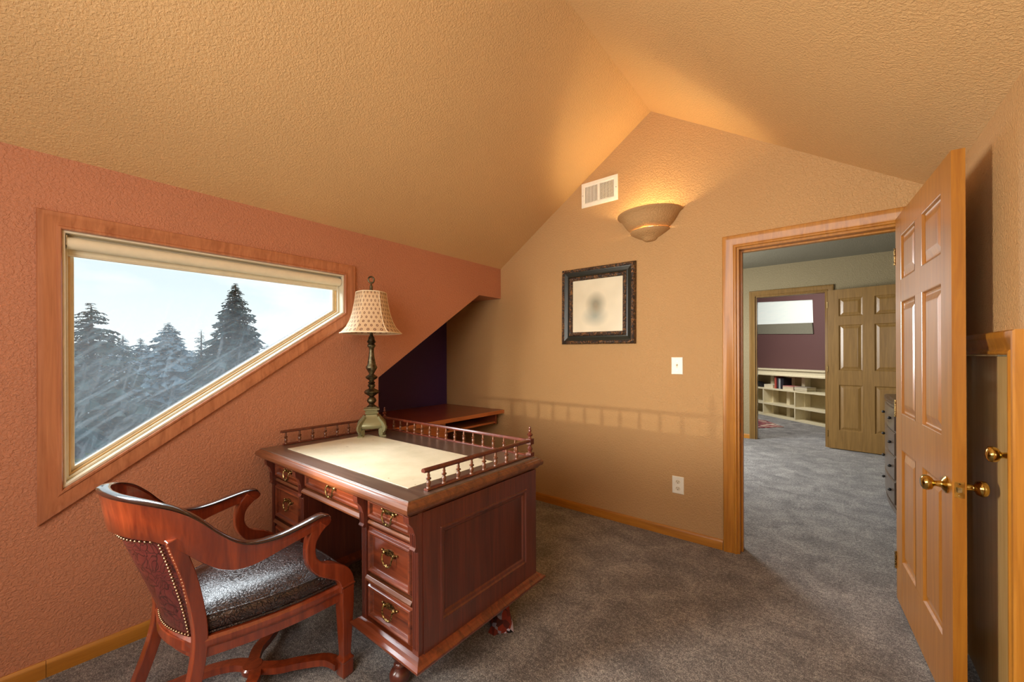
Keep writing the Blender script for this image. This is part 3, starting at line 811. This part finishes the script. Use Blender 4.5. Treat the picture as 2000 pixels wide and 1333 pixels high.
mb = MB(); mb.tube([(0,0,.65),(0,0,.93)], .004, 8)
for k in range(3):
    a = k*2*PI/3; mb.tube([(0,0,SZ+.25),(.09*math.cos(a),.09*math.sin(a),SZ+.26)], .0015, 6)
obj('harp_rod', mb, W['bronze'], L, smooth=50)
mb = MB(); mb.lathe([(0,.925),(.010,.925),(.012,.935),(.008,.945),(.010,.955),(.006,.965),(.005,.985),(0,.99)], n=12)
ringp = [(.017*math.cos(t), 0, 1.000+.020*math.sin(t)) for t in [2*PI*i/20 for i in range(20)]]
mb.tube(ringp, .0052, 8, closed=True, up=(0,1,0)); obj('ring_finial', mb, W['bronze'], L, smooth=50)

# ------------------------------------------------------------------ built-in counter in the alcove
B = thing('alcove_desk', 'reddish built-in wooden desk surface filling the dark alcove', 'built-in desk', (-2.95, 2.3, 0))
mb = MB(); mb.box(NX+.004, XW+.03, 1.66, YB-.004, .765, .79); obj('worktop', mb, W['counter'], B, world=True)
mb = MB(); mb.box(XW+.03, XW+.042, 1.66, YB-.004, .758, .791); obj('edge_strip', mb, W['counter_edge'], B, world=True, bevel=.001)
mb = MB(); mb.box(NX+.05, XW+.005, 1.70, 2.28, .60, .764); obj('drawer_box', mb, W['counter_edge'], B, world=True, bevel=.002)
mb = MB(); mb.box(NX+.05, XW-.01, 2.285, 2.93, .665, .682); obj('keyboard_shelf', mb, W['counter_edge'], B, world=True, bevel=.002)
mb = MB(); mb.box(NX+.05, XW-.01, 2.932, 2.95, .655, .764); obj('shelf_support', mb, W['counter'], B, world=True)
mb = MB(); mb.box(NX+.05, NX+.068, 1.67, YB-.02, 0.001, .764); obj('rear_support', mb, W['counter'], B, world=True)

# ------------------------------------------------------------------ CHAIR
C = thing('desk_armchair', 'mahogany barrel back armchair with studded leather back and seat', 'armchair', (-1.84, .57, 0), math.radians(6))
cw = W['chairwood']
def cob(name, mb, mat=cw, parent=None, **k): return obj(name, mb, mat, parent or C, **k)
# crest + arms: stations (x, y, z_top, z_bottom, thick_top, thick_bottom, inward lean of bottom)
ST = [(.278,.200,.672,.650,.030,.024,0),(.280,.183,.694,.640,.046,.030,0),(.284,.150,.700,.642,.050,.032,0),(.288,.09,.692,.636,.046,.030,0),(.286,.01,.682,.622,.042,.030,0),(.281,-.06,.684,.606,.040,.030,.002),
      (.273,-.12,.704,.602,.038,.030,.006),(.262,-.175,.752,.622,.036,.030,.010),(.247,-.225,.810,.664,.034,.028,.015),(.226,-.270,.850,.706,.034,.026,.020),(.190,-.315,.874,.738,.034,.026,.022),(.135,-.353,.888,.752,.034,.026,.020),(.07,-.376,.894,.758,.034,.026,.018),(0,-.384,.896,.760,.034,.026,.018)]
half = catmull([Vector(s[:3]) for s in ST], 4)
oth = catmull([Vector(s[3:6]) for s in ST], 4); ln = catmull([Vector((s[6],0,0)) for s in ST], 4)
full = [(a, b, c_.x) for a, b, c_ in zip(half, oth, ln)]
full += [(Vector((-a.x, a.y, a.z)), b, l_) for a, b, l_ in full[-2::-1]]
rings = []; caps = []
n = len(full)
for i in range(n):
    a, b, lean = full[i]
    t = full[min(i+1,n-1)][0]-full[max(i-1,0)][0]; t.z = 0; t.normalize(); nn = Vector((-t.y, t.x, 0)) # inward?
    cen = Vector((0,-.05,0)); 
    if nn.dot(cen-Vector((a.x,a.y,0))) < 0: nn = -nn
    zt, zb, tt, tb = a.z, b.x, b.y, b.z
    top_c = Vector((a.x,a.y,0)); bot_c = top_c+nn*lean
    def at(c_, off, z): return (c_.x+nn.x*off, c_.y+nn.y*off, z)
    mid = (top_c+bot_c)/2; zm = (zt+zb)/2
    rings.append([at(top_c,-tt/2,zt-.008), at(top_c,-tt/2+.005,zt-.014), at(mid,-tb/2,zm), at(bot_c,-tb/2,zb+.008), at(bot_c,0,zb), at(bot_c,tb/2,zb+.008), at(mid,tb/2,zm), at(top_c,tt/2-.005,zt-.014), at(top_c,tt/2,zt-.008)])
    caps.append([at(top_c,-tt/2,zt-.008), at(top_c,tt/2,zt-.008), at(top_c,tt/2,zt-.004), at(top_c,tt/2-.008,zt), at(top_c,-tt/2+.008,zt), at(top_c,-tt/2,zt-.004)])
mb = MB(); mb.loft(rings); cob('crest_and_arm_rail', mb, smooth=55)
mb = MB(); mb.loft(caps); cob('rail_cap', mb, W['black_edge'], smooth=55)
# arm supports
for sx in (-1, 1):
    mb = MB()
    pth = catmull([(.281*sx,.160,.668),(.283*sx,.128,.630),(.284*sx,.115,.585),(.284*sx,.120,.535),(.284*sx,.150,.492),(.284*sx,.200,.462),(.284*sx,.243,.432),(.284*sx,.262,.395),(.284*sx,.264,.355)], 5)
    m_ = len(pth); sc = [1.25-.45*math.sin(PI*min(1, i/(m_*.6)))+(0.25*(i/m_)) for i in range(m_)]
    mb.sweep(pth, [(-.021,-.017),(.021,-.017),(.021,.017),(-.021,.017)], up=(1,0,0), scales=sc)
    cob('arm_support', mb, bevel=.004)
    # front leg: block, taper, foot block
    def qs(h, z, cx=.284*sx, cy=.266): return [(cx-h,cy-h,z),(cx+h,cy-h,z),(cx+h,cy+h,z),(cx-h,cy+h,z)]
    mb = MB(); mb.loft([qs(h, z) for h, z in ((.021,0.0),(.024,.01),(.024,.062),(.026,.066),(.026,.072),(.019,.080),(.017,.088),(.026,.30),(.026,.372),(.030,.375),(.030,.381),(.024,.384))]); cob('leg', mb, bevel=.002)
    # rear leg + stile in one
    mb = MB(); k = sx
    pth = catmull([(.215*k,-.300,0),(.198*k,-.255,.13),(.182*k,-.215,.27),(.178*k,-.200,.38),(.180*k,-.208,.48),(.188*k,-.232,.60),(.198*k,-.262,.70),(.206*k,-.280,.757)], 5)
    mb.sweep(pth, [(-.019,-.017),(.019,-.017),(.019,.017),(-.019,.017)], up=(1,0,0)); cob('leg', mb, bevel=.003)
# seat rails
def seat_ring(off, z, n=12):
    """outline: rear to front, bowed sides"""
    pts = []
    hw0, hw1, y0, y1 = .176+off, .286+off, -.205-off, .268+off
    for i in range(n+1):
        t = i/n; pts.append((hw0+(hw1-hw0)*t+.030*math.sin(PI*t), y0+(y1-y0)*t, z))
    for i in range(1, n):
        t = i/n; pts.append((hw1-2*hw1*t, y1+.028*math.sin(PI*t), z))
    for i in range(n+1):
        t = 1-i/n; pts.append((-(hw0+(hw1-hw0)*t+.030*math.sin(PI*t)), y0+(y1-y0)*t, z))
    for i in range(1, n):
        t = i/n; pts.append((-hw0+2*hw0*t, y0-.022*math.sin(PI*t), z))
    return pts
mb = MB(); mb.loft([seat_ring(o, z) for o, z in ((-.012,.312),(.0,.315),(.0,.345),(.006,.350),(.010,.362),(.010,.376),(.002,.385),(-.02,.386))]); cob('seat_rail', mb, smooth=35)
cu = MB(); prf = [(-.03,.386),(-.012,.390),(-.006,.402),(-.004,.42),(-.006,.440),(-.016,.452),(-.05,.468),(-.10,.480),(-.15,.485)]
cu.loft([seat_ring(o, z) for o, z in prf]); cush = cob('seat_cushion', cu, W['leather_seat'], smooth=60)
for o_, z_ in ((-.006,.392),(-.010,.447)):
    mb = MB(); mb.tube(seat_ring(o_, z_), .0042, 6, closed=True); obj('piping', mb, W['leather_seat'], cush, smooth=60)
# bowed leather back panel
def bp(u, v, off=0):
    z = .372+v*(.790-.372); v = max(v, 0); hw_ = .162+.034*v**1.3
    y = -.200-.088*v**1.35; bow = (.030+.050*v)*(1-u*u)
    return Vector((u*hw_, y-bow-off, z-.0*v))
mb = MB(); NU, NV = 16, 14
g = [[mb.v(bp(-1+2*i/NU, j/NV, .006*math.sin(PI*j/NV)*(1-abs(-1+2*i/NU)**3))) for i in range(NU+1)] for j in range(NV+1)]
g2 = [[mb.v(bp(-1+2*i/NU, j/NV, -.024)) for i in range(NU+1)] for j in range(NV+1)]
for j in range(NV):
    for i in range(NU):
        mb.f([g[j][i], g[j][i+1], g[j+1][i+1], g[j+1][i]]); mb.f([g2[j][i], g2[j+1][i], g2[j+1][i+1], g2[j][i+1]])
for i in range(NU): mb.f([g[0][i], g2[0][i], g2[0][i+1], g[0][i+1]]); mb.f([g[NV][i], g[NV][i+1], g2[NV][i+1], g2[NV][i]])
for j in range(NV): mb.f([g[j][0], g[j+1][0], g2[j+1][0], g2[j][0]]); mb.f([g[j][NU], g2[j][NU], g2[j+1][NU], g[j+1][NU]])
bpn = cob('back_panel', mb, W['leather_back'], smooth=60)
mb = MB(); mb.sweep([bp(-1+2*i/12, -.04, 0) for i in range(13)], [(-.014,-.018),(.014,-.018),(.014,.018),(-.014,.018)], up=(0,0,1)); cob('lower_back_rail', mb, bevel=.003)
mb = MB(); mb.ball((0,0,0), .0046, 8, 5); nail = obj('nail_head', mb, metal('aged brass nail', srgb(176,140,108), .35), bpn, smooth=True)
ns = []
for j in range(30):
    v_ = .04+.84*j/29; ns += [bp(.83, v_, .004), bp(-.83, v_, .004)]
for i in range(1, 19):
    u_ = -.83+1.66*i/19; ns += [bp(u_, .04, .004), bp(u_, .88, .006)]
for i, p in enumerate(ns):
    o = nail if i == 0 else nail.copy()
    if i: COL.objects.link(o); o.parent = bpn
    o.location = p
# serpentine stretcher
mb = MB()
sec = [(-.021,-.013),(.021,-.013),(.021,.013),(-.021,.013)]
for sx in (-1, 1):
    mb.sweep(catmull([(.268*sx,.25,.042),(.20*sx,.235,.046),(.13*sx,.16,.052),(.085*sx,.10,.055),(.0,.04,.056)], 6), sec)
    mb.sweep(catmull([(.195*sx,-.245,.052),(.16*sx,-.16,.054),(.13*sx,-.06,.055),(.07*sx,.015,.056),(.0,.045,.056)], 6), sec)
mb.lathe([(0,.042),(.036,.042),(.04,.05),(.04,.064),(.034,.070),(0,.070)], (0,.042,0), 20)
cob('stretcher', mb, smooth=35)

# ------------------------------------------------------------------ cloth under the desk
mb = MB(); n = 14
pp = [(-1.30,1.44),(-1.275,1.405),(-1.235,1.45),(-1.262,1.52)]
random.seed(3)
rings = []
for k in range(5):
    z = .001+.034*k; sc = 1-.17*k
    rings.append([(-1.268+(.062*sc*(1+.35*math.sin(3*t+k))*math.cos(t)), 1.475+k*.012+(.050*sc*(1+.3*math.cos(4*t-k))*math.sin(t)), z) for t in [2*PI*i/n for i in range(n)]])
mb.loft(rings); tag(obj('crumpled_cloth', mb, W['patcloth'], smooth=30), 'small black and orange patterned cloth crumpled under the desk edge', 'cloth')

# ------------------------------------------------------------------ landing and far room contents
ch = thing('chest_of_drawers', 'dark wood chest of drawers with rounded corner on the landing', 'chest', (.66, 4.62, 0))
def chob(name, mb, mat='chest', parent=None, **k): return obj(name, mb, W[mat] if isinstance(mat, str) else mat, parent or ch, world=True, **k)
mb = MB()
def chring(i, z):
    pts = [(.92+i,4.16-i,z),(.92+i,5.08+i,z),(.46,5.08+i,z)]
    for k in range(6): t = k/5*PI/2; pts.append((.43-(.05+i)*math.sin(t), 5.03+(.05+i)*math.cos(t), z))
    for k in range(9): t = (k+1)/10; pts.append((.38-i-.022*math.sin(PI*t), 5.03-(.82*t), z))
    pts.append((.38-i,4.16-i,z)); return pts
mb.loft([chring(0,.13),chring(0,.92)]); chob('carcase', mb, smooth=40)
mb = MB(); mb.loft([chring(.008,.92),chring(.015,.928),chring(.015,.945),chring(.008,.95)]); chob('top', mb, plain('dark polished top', srgb(52,34,28), .25), smooth=40)
mb = MB(); mb.loft([chring(-.02,.06),chring(.005,.085),chring(.008,.13)]); chob('plinth', mb, smooth=40)
for cx, cy in ((.43,4.24),(.43,4.98),(.86,4.24),(.86,4.98)):
    mb = MB(); mb.box(cx-.03,cx+.03,cy-.03,cy+.03,0,.07); chob('foot', mb)
for k in range(4):
    z0 = .15+k*.19; mb = MB()
    def cx_(t): return .378-.022*math.sin(PI*t)
    mb.loft([[(cx_(t),5.03-.82*t,z0),(cx_(t)-.010,5.03-.82*t,z0+.006),(cx_(t)-.010,5.03-.82*t,z0+.170),(cx_(t),5.03-.82*t,z0+.176)] for t in [.06+.88*i/10 for i in range(11)]])
    d_ = chob('drawer', mb)
    for t in (.26,.80):
        mb = MB(); mb.ball((cx_(t)-.020, 5.03-.82*t, z0+.09), .012, 10, 6); mb.tube([(cx_(t)-.022,5.03-.82*t,z0+.09),(cx_(t)-.008,5.03-.82*t,z0+.09)], .006, 6); chob('pull', mb, 'dark', parent=d_, smooth=True)

# bookcase
bk = thing('low_bookcase', 'long low cream bookcase below the maroon wall in the far room', 'bookcase', S0, A45)
def bob(name, mb, mat='shelf', parent=None, **k): return obj(name, mb, W[mat] if isinstance(mat, str) else mat, parent or bk, **k)
xl, xr = -2.6, 2.2
mb = MB(); mb.loft([[(x,-.02,.985),(x,-.035,.992),(x,-.035,1.012),(x,.33,1.012),(x,.33,.985)] for x in (xl,xr)]); bob('top_board', mb)
mb = MB(); mb.loft([[(x,.0,.87),(x,-.012,.875),(x,-.012,.905),(x,-.004,.915),(x,-.004,.955),(x,-.02,.985),(x,.02,.985),(x,.02,.87)] for x in (xl,xr)]); bob('frieze_moulding', mb)
for z in (.60, .28, .03):
    mb = MB(); mb.box(xl,xr,0,.32,z-.032,z); bob('shelf_board', mb)
mb = MB(); mb.box(xl,xr,.32,.335,0,.985); bob('back_board', mb, plain('beige back panel', srgb(176,160,120)))
for x in (-2.35,-1.50,-.655,.192,1.04,1.89):
    mb = MB(); mb.box(x-.012,x+.012,.001,.32,.0,.60); bob('divider', mb)
for x in (-.64,-.20,.18,1.1,-1.5):
    mb = MB(); mb.box(x-.04,x+.04,.20,.32,.03,.87); bob('rear_post', mb)
def book(x0, x1, y0, y1, z0, z1, col, label, group=None, lying=False):
    cx, cy = (x0+x1)/2, (y0+y1)/2
    p = M45 @ Vector((cx, cy, z0)); b_ = thing('book', label, 'book', p, A45, group)
    w_, d_, h_ = x1-x0, y1-y0, z1-z0
    mb = MB()
    if lying:
        mb.box(-w_/2,w_/2,-d_/2,d_/2,0,.004); mb.box(-w_/2,w_/2,-d_/2,d_/2,h_-.004,h_); mb.box(-w_/2,-w_/2+.004,-d_/2,d_/2,.004,h_-.004)
    else:
        mb.box(-w_/2,-w_/2+.004,-d_/2,d_/2,0,h_); mb.box(w_/2-.004,w_/2,-d_/2,d_/2,0,h_); mb.box(-w_/2+.004,w_/2-.004,-d_/2,-d_/2+.004,0,h_)
    obj('cover', mb, plain('book cover', srgb(*col), .6), b_)
    mb = MB()
    if lying: mb.box(-w_/2+.004,w_/2-.006,-d_/2+.004,d_/2-.004,.004,h_-.004)
    else: mb.box(-w_/2+.004,w_/2-.004,-d_/2+.004,d_/2-.004,.004,h_-.004)
    obj('pages', mb, W['shelf'], b_)
x = -.395
for w_, h_, col, lab in ((.035,.25,(190,90,70),'salmon red hardback, leftmost of the upright books on the low bookcase'),
                       (.03,.24,(120,30,34),'deep red book standing second among the upright books'),
                       (.035,.235,(34,30,36),'black book standing between the deep red and grey books'),
                       (.03,.22,(120,124,128),'grey book standing after the black one in the row'),
                       (.025,.215,(196,200,200),'pale grey thin book standing mid row'),
                       (.045,.235,(40,34,42),'thick dark book near the right of the upright row'),
                       (.045,.23,(30,28,34),'rightmost upright dark book on the low bookcase')):
    book(x, x+w_-.002, .06, .24, .601, .601+h_, col, lab); x += w_
z = .601
for h_, col, lab in ((.03,(226,214,190),'cream book at the bottom of the left lying stack'),(.028,(214,196,170),'pale book in the middle of the left lying stack'),(.022,(190,110,110),'pink book on top of the left lying stack')):
    book(-.13, .14, .02, .20, z, z+h_-.001, col, lab, lying=True); z += h_
z = .601
for h_, col, lab in ((.03,(90,72,60),'brown book at the bottom of the right lying stack'),(.03,(220,214,200),'white book in the middle of the right lying stack'),(.022,(150,140,128),'grey beige book on top of the right lying stack')):
    book(.16, .46, .02, .22, z, z+h_-.001, col, lab, lying=True); z += h_
z = .601
for h_, col, lab in ((.04,(236,228,208),'cream box book at the bottom of the stack left of the upright books'),(.035,(230,220,196),'cream book on top of the stack left of the upright books')):
    book(-.66, -.41, .03, .22, z, z+h_-.001, col, lab, lying=True); z += h_
bn = thing('black_bag', 'small black bag lying at the left end of the low bookcase shelf', 'bag', M45 @ Vector((-1.0,.14,.601)), A45)
mb = MB(); mb.loft([[(-.20,-.08,0),(.26,-.08,0),(.26,.08,0),(-.20,.08,0)],[(-.2,-.085,.06),(.2,-.085,.05),(.2,.085,.05),(-.2,.085,.06)],[(-.18,-.06,.13),(.06,-.06,.11),(.06,.06,.11),(-.18,.06,.13)]]); obj('body', mb, W['dark'], bn, bevel=.01)
mb = MB(); mb.tube(catmull([(-.15,0,.12),(-.1,0,.16),(-.02,0,.15),(.02,0,.105)],5), .006, 6); obj('strap', mb, W['dark'], bn)
# rug
mb = MB(); mb.prism([(-1.9,8.25,.001),(-1.05,8.32,.001),(-.70,8.72,.001),(-1.05,9.35,.001),(-1.9,9.9,.001)], (0,0,.008))
tag(obj('rug', mb, W['rug']), 'faded red patterned rug edge on the far room carpet', 'rug')

# ------------------------------------------------------------------ outside
def foliage_mat(name, c1, c2, haze=0):
    m = Mat(name); m.set(Roughness=.9, Specular_IOR_Level=.1)
    n = m.noise(m.mapping(), 1.5, 4)
    m.color(m.ramp(n, [(.35, c1), (.65, c2)])); return m.m
GD = foliage_mat('dark fir needles', srgb(40,58,60), srgb(68,88,86))
GB = foliage_mat('hazy blue fir needles', srgb(92,114,128), srgb(116,136,146))  # air haze over the distant firs mixed into the needle colour
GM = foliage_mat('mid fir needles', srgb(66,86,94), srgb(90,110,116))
GG = foliage_mat('green leaves', srgb(86,110,66), srgb(140,160,100))
BK = foliage_mat('bark', srgb(70,60,54), srgb(96,84,74))
def conifer_mesh(h, r, seed, tiers=34, br=11, loose=1.0, twigs=5):
    rnd = random.Random(seed); mb = MB()
    for k in range(tiers):
        t = (k+.5)/tiers; z = h*(.04+.95*t)
        R_ = r*(1-t)**.85*(1+.22*math.sin(k*2.1)*loose)+.02*r
        for b_ in range(br):
            if rnd.random() < .10*loose: continue
            a = rnd.random()*2*PI; z = h*min(.985, .04+.95*(t+rnd.uniform(-.6,.6)/tiers)); L_ = R_*(.75+.4*rnd.random()); ca, sa = math.cos(a), math.sin(a)
            droop = -.22*L_*(.6+.8*rnd.random()); lift = .10*L_
            for q in range(twigs):
                s0 = q/twigs; s1 = (q+1.5)/twigs
                p0 = Vector((ca*L_*s0, sa*L_*s0, z+droop*s0*s0+lift*s0)); 
                wdt = L_*.36*(1-s0*.75)*(.6+.8*rnd.random()); sg = rnd.choice((-1,1))
                side = Vector((-sa,ca,0))
                tip = Vector((ca*L_*min(1.05,s1), sa*L_*min(1.05,s1), z+droop*s1*s1+lift*s1-.05*L_))
                v1 = mb.v(p0); v2 = mb.v(tip); v3 = mb.v(tip*.5+p0*.5+side*wdt*sg+Vector((0,0,-.10*L_*rnd.random()))); v4 = mb.v(tip*.5+p0*.5-side*wdt*sg*.7+Vector((0,0,-.22*L_*rnd.random())))
                mb.f([v1,v3,v2]); mb.f([v1,v2,v4])
    return mb
GZ0 = -7.0
def conifer(apex, r, seed, mat, label, **k):
    x, y, z = apex; h = z-GZ0
    t = thing('conifer_tree', label, 'tree', (x,y,GZ0), random.Random(seed).random()*6, 'conifers outside the window')
    mb = conifer_mesh(h, r, seed, **k); obj('foliage', mb, mat, t)
    mb = MB(); mb.lathe([(r*.10,0),(r*.06,h*.5),(.02,h*.97),(0,h*.98)], n=8); obj('trunk', mb, BK, t, smooth=50)
    return t
conifer((-27.88,8.42,5.87), 3.7, 1, GD, 'tall dark fir tree, the tallest outside the window', tiers=80, br=24, loose=.7)
conifer((-23.08,2.02,3.62), 4.2, 2, GD, 'dark loose branched fir at the left side of the window view', tiers=52, br=18, loose=1.3)
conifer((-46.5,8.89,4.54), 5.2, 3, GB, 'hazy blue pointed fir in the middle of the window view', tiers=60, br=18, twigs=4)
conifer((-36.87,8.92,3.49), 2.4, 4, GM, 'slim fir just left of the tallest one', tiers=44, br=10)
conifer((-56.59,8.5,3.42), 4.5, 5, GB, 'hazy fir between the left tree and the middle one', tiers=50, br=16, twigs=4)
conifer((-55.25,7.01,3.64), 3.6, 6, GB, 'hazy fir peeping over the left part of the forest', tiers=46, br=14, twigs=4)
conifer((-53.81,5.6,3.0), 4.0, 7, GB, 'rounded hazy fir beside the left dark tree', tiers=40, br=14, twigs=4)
conifer((-27.01,1.44,2.0), 2.6, 8, GM, 'fir crown cut by the left edge of the window', tiers=36, br=12)
# forest fill: shared meshes
fm = [conifer_mesh(9.2, 3.4, 20+i, tiers=30, br=15, twigs=4) for i in range(3)]
meshes = []
for i, mb in enumerate(fm):
    me = bpy.data.meshes.new('forest_crown'); mb.bm.to_mesh(me); mb.bm.free(); meshes.append(me)
rnd = random.Random(11)
yaw = .675; F_ = Vector((-math.sin(yaw), math.cos(yaw), 0)); R_ = Vector((math.cos(yaw), math.sin(yaw), 0))
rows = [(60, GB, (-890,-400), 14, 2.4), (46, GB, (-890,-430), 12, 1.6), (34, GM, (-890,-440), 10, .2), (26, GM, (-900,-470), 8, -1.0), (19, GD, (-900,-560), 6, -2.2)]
for dist, mat, (u0, u1), cnt, ztop in rows:
    for i in range(cnt):
        u = (u0+(u1-u0)*(i+rnd.random())/cnt)/784.
        d_ = dist*(.9+.2*rnd.random()); p = (F_+R_*u)*d_
        h = (ztop+rnd.uniform(-.8,.8)*dist/40)-GZ0
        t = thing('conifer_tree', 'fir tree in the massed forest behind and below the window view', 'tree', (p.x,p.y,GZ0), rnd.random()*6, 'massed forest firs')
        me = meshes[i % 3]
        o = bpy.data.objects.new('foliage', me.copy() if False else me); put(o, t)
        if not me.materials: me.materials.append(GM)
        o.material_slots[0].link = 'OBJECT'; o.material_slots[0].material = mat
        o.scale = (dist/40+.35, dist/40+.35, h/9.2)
# near bush below the window corner
bu = thing('leafy_bush', 'light green leafy bush below the lower left corner of the window', 'shrub', (-6.5,.85,-1.6))
mb = MB(); rnd = random.Random(5)
for i in range(900):
    d_ = Vector((rnd.gauss(0,1),rnd.gauss(0,1),rnd.gauss(0,1))).normalized()*(.75+.3*rnd.random()); p = Vector((d_.x*.7,d_.y*.7,1.0+d_.z*.85))
    a = Vector((rnd.gauss(0,1),rnd.gauss(0,1),rnd.gauss(0,1))).normalized(); b = a.orthogonal().normalized()
    vs = [mb.v(p+a*.07), mb.v(p+b*.035), mb.v(p-a*.07), mb.v(p-b*.035)]; mb.f(vs)
obj('leaves', mb, GG, bu)
mb = MB(); mb.tube([(0,0,0),(0.05,0,1.2)], .04, 8)
for k in range(5): a = k*1.26; mb.tube([(0.02,0,.4),(.4*math.cos(a),.4*math.sin(a),1.1)], .015, 6)
obj('stem', mb, BK, bu)
mb = MB(); mb.box(-5.4, -8.2, -.6, 2.6, -1.75, -1.6); tag(obj('garden_terrace', mb, GG), 'grassy terrace below the window', 'ground', kind='structure')
mb = MB(); mb.box(-140, -3.6, -80, 110, GZ0-.1, GZ0); tag(obj('ground', mb, foliage_mat('forest floor', srgb(84,92,82), srgb(110,116,100))), 'forest floor outside', 'ground', kind='structure')
# dark roof flashing outside along the slanted sill
mb = MB(); mb.prism([(XW-.125,.19,.82), (XW-.125,1.42,1.655), (XW-.125,1.42,1.60), (XW-.125,.19,.76)], (-.2,0,-.02)); tag(obj('trim_1', mb, W['dark']), 'dark roof flashing outside the slanted sill', 'trim', kind='structure')

# ------------------------------------------------------------------ world
wd = bpy.data.worlds.new('World'); SC.world = wd; wd.use_nodes = True
nt = wd.node_tree; n = nt.nodes; l = nt.links
bg = n['Background']; tc = n.new('ShaderNodeTexCoord'); sp = n.new('ShaderNodeSeparateXYZ'); l.new(tc.outputs['Generated'], sp.inputs[0])
r = n.new('ShaderNodeValToRGB'); e = r.color_ramp.elements
e[0].position = .0; e[0].color = srgb(236,240,240); e[1].position = .5; e[1].color = srgb(190,212,228)
e2 = e.new(.18); e2.color = srgb(216,230,236)
l.new(sp.outputs[2], r.inputs[0])
nz = n.new('ShaderNodeTexNoise'); nz.inputs['Scale'].default_value = 3.2; nz.inputs['Detail'].default_value = 5
mp = n.new('ShaderNodeMapping'); mp.inputs['Scale'].default_value = (1,1,2.6); l.new(tc.outputs['Generated'], mp.inputs[0]); l.new(mp.outputs[0], nz.inputs['Vector'])
r2 = n.new('ShaderNodeValToRGB'); r2.color_ramp.elements[0].position = .50; r2.color_ramp.elements[1].position = .66; l.new(nz.outputs['Fac'], r2.inputs[0])
mx = n.new('ShaderNodeMix'); mx.data_type = 'RGBA'; l.new(r2.outputs[0], mx.inputs[0]); l.new(r.outputs[0], mx.inputs[6]); mx.inputs[7].default_value = srgb(250,250,248)
l.new(mx.outputs[2], bg.inputs[0]); bg.inputs[1].default_value = 1.4

# ------------------------------------------------------------------ lights
def area(name, loc, target, size, power, color, sy=None, spread=None):
    li = bpy.data.lights.new(name, 'AREA'); li.energy = power; li.color = color; li.size = size
    if sy: li.shape = 'RECTANGLE'; li.size_y = sy
    if spread: li.spread = spread
    o = bpy.data.objects.new(name, li); put(o); o.location = loc
    o.rotation_euler = (Vector(target)-Vector(loc)).to_track_quat('-Z','Y').to_euler()
    return o
def point(name, loc, power, color, rad=.03):
    li = bpy.data.lights.new(name, 'POINT'); li.energy = power; li.color = color; li.shadow_soft_size = rad
    o = bpy.data.objects.new(name, li); put(o); o.location = loc; return o
area('room_light', (-.5,-1.1,1.75), (-1.0,2.0,1.9), 1.5, 48, (1,.97,.92))
area('window_daylight', (-4.1,.5,2.95), (-1.9,.9,1.0), 2.4, 230, (.92,.95,1.0), sy=1.1)
area('side_fill', (-2.2,-.9,1.45), (.44,2.1,1.2), .35, 42, (1,.93,.82), sy=.9, spread=math.radians(105))  # unseen area light added indoors to brighten the door and right wall
li = bpy.data.lights.new('glint', 'SPOT'); li.energy = 62; li.color = (1,.88,.66); li.shadow_soft_size = .009; li.spot_size = math.radians(70); li.spot_blend = 1  # added spot standing in for sun reflected off the chair's crest rail
o = bpy.data.objects.new('glint', li); put(o); o.location = (-1.715,.366,.885); o.rotation_euler = (Vector((-1.5,3.0,1.05))-Vector(o.location)).to_track_quat('-Z','Y').to_euler()
point('sconce_bulb', (-1.072, YB-.09, 2.30), 46, (1,.74,.38), .03)
point('sconce_downlight', (-1.072, YB-.10, 2.262), 3, (1,.74,.38), .02)
area('landing_daylight', (-2.3,5.4,1.7), (.2,5.6,.6), 1.3, 140, (.96,.97,.95))
area('far_room_daylight', (-1.9,8.3,2.6), (-.6,9.6,.6), 1.0, 80, (1,.98,.92))

# ------------------------------------------------------------------ camera
cam = bpy.data.cameras.new('Camera'); co = bpy.data.objects.new('Camera', cam); put(co)
cam.sensor_width = 36; cam.lens = 784.3*36/2000
cam.shift_x = 0; cam.shift_y = (694.3-666.5)/2000
cam.clip_start = .02; cam.clip_end = 400
co.location = (0,0,1.32)
y_, p_, r_ = .675, .0002, -.0039
Fv = Vector((-math.sin(y_)*math.cos(p_), math.cos(y_)*math.cos(p_), math.sin(p_))); Rv = Vector((math.cos(y_), math.sin(y_), 0)); Uv = Rv.cross(Fv)
Rr = Rv*math.cos(r_)+Uv*math.sin(r_); Ur = Uv*math.cos(r_)-Rv*math.sin(r_)
co.rotation_euler = Matrix((Rr, Ur, -Fv)).transposed().to_euler()
SC.camera = co
SC.view_settings.view_transform = 'Standard'
SC.view_settings.look = 'None'
SC.view_settings.exposure = 0.0
SC.cycles.max_bounces = 8
SC.cycles.transparent_max_bounces = 12
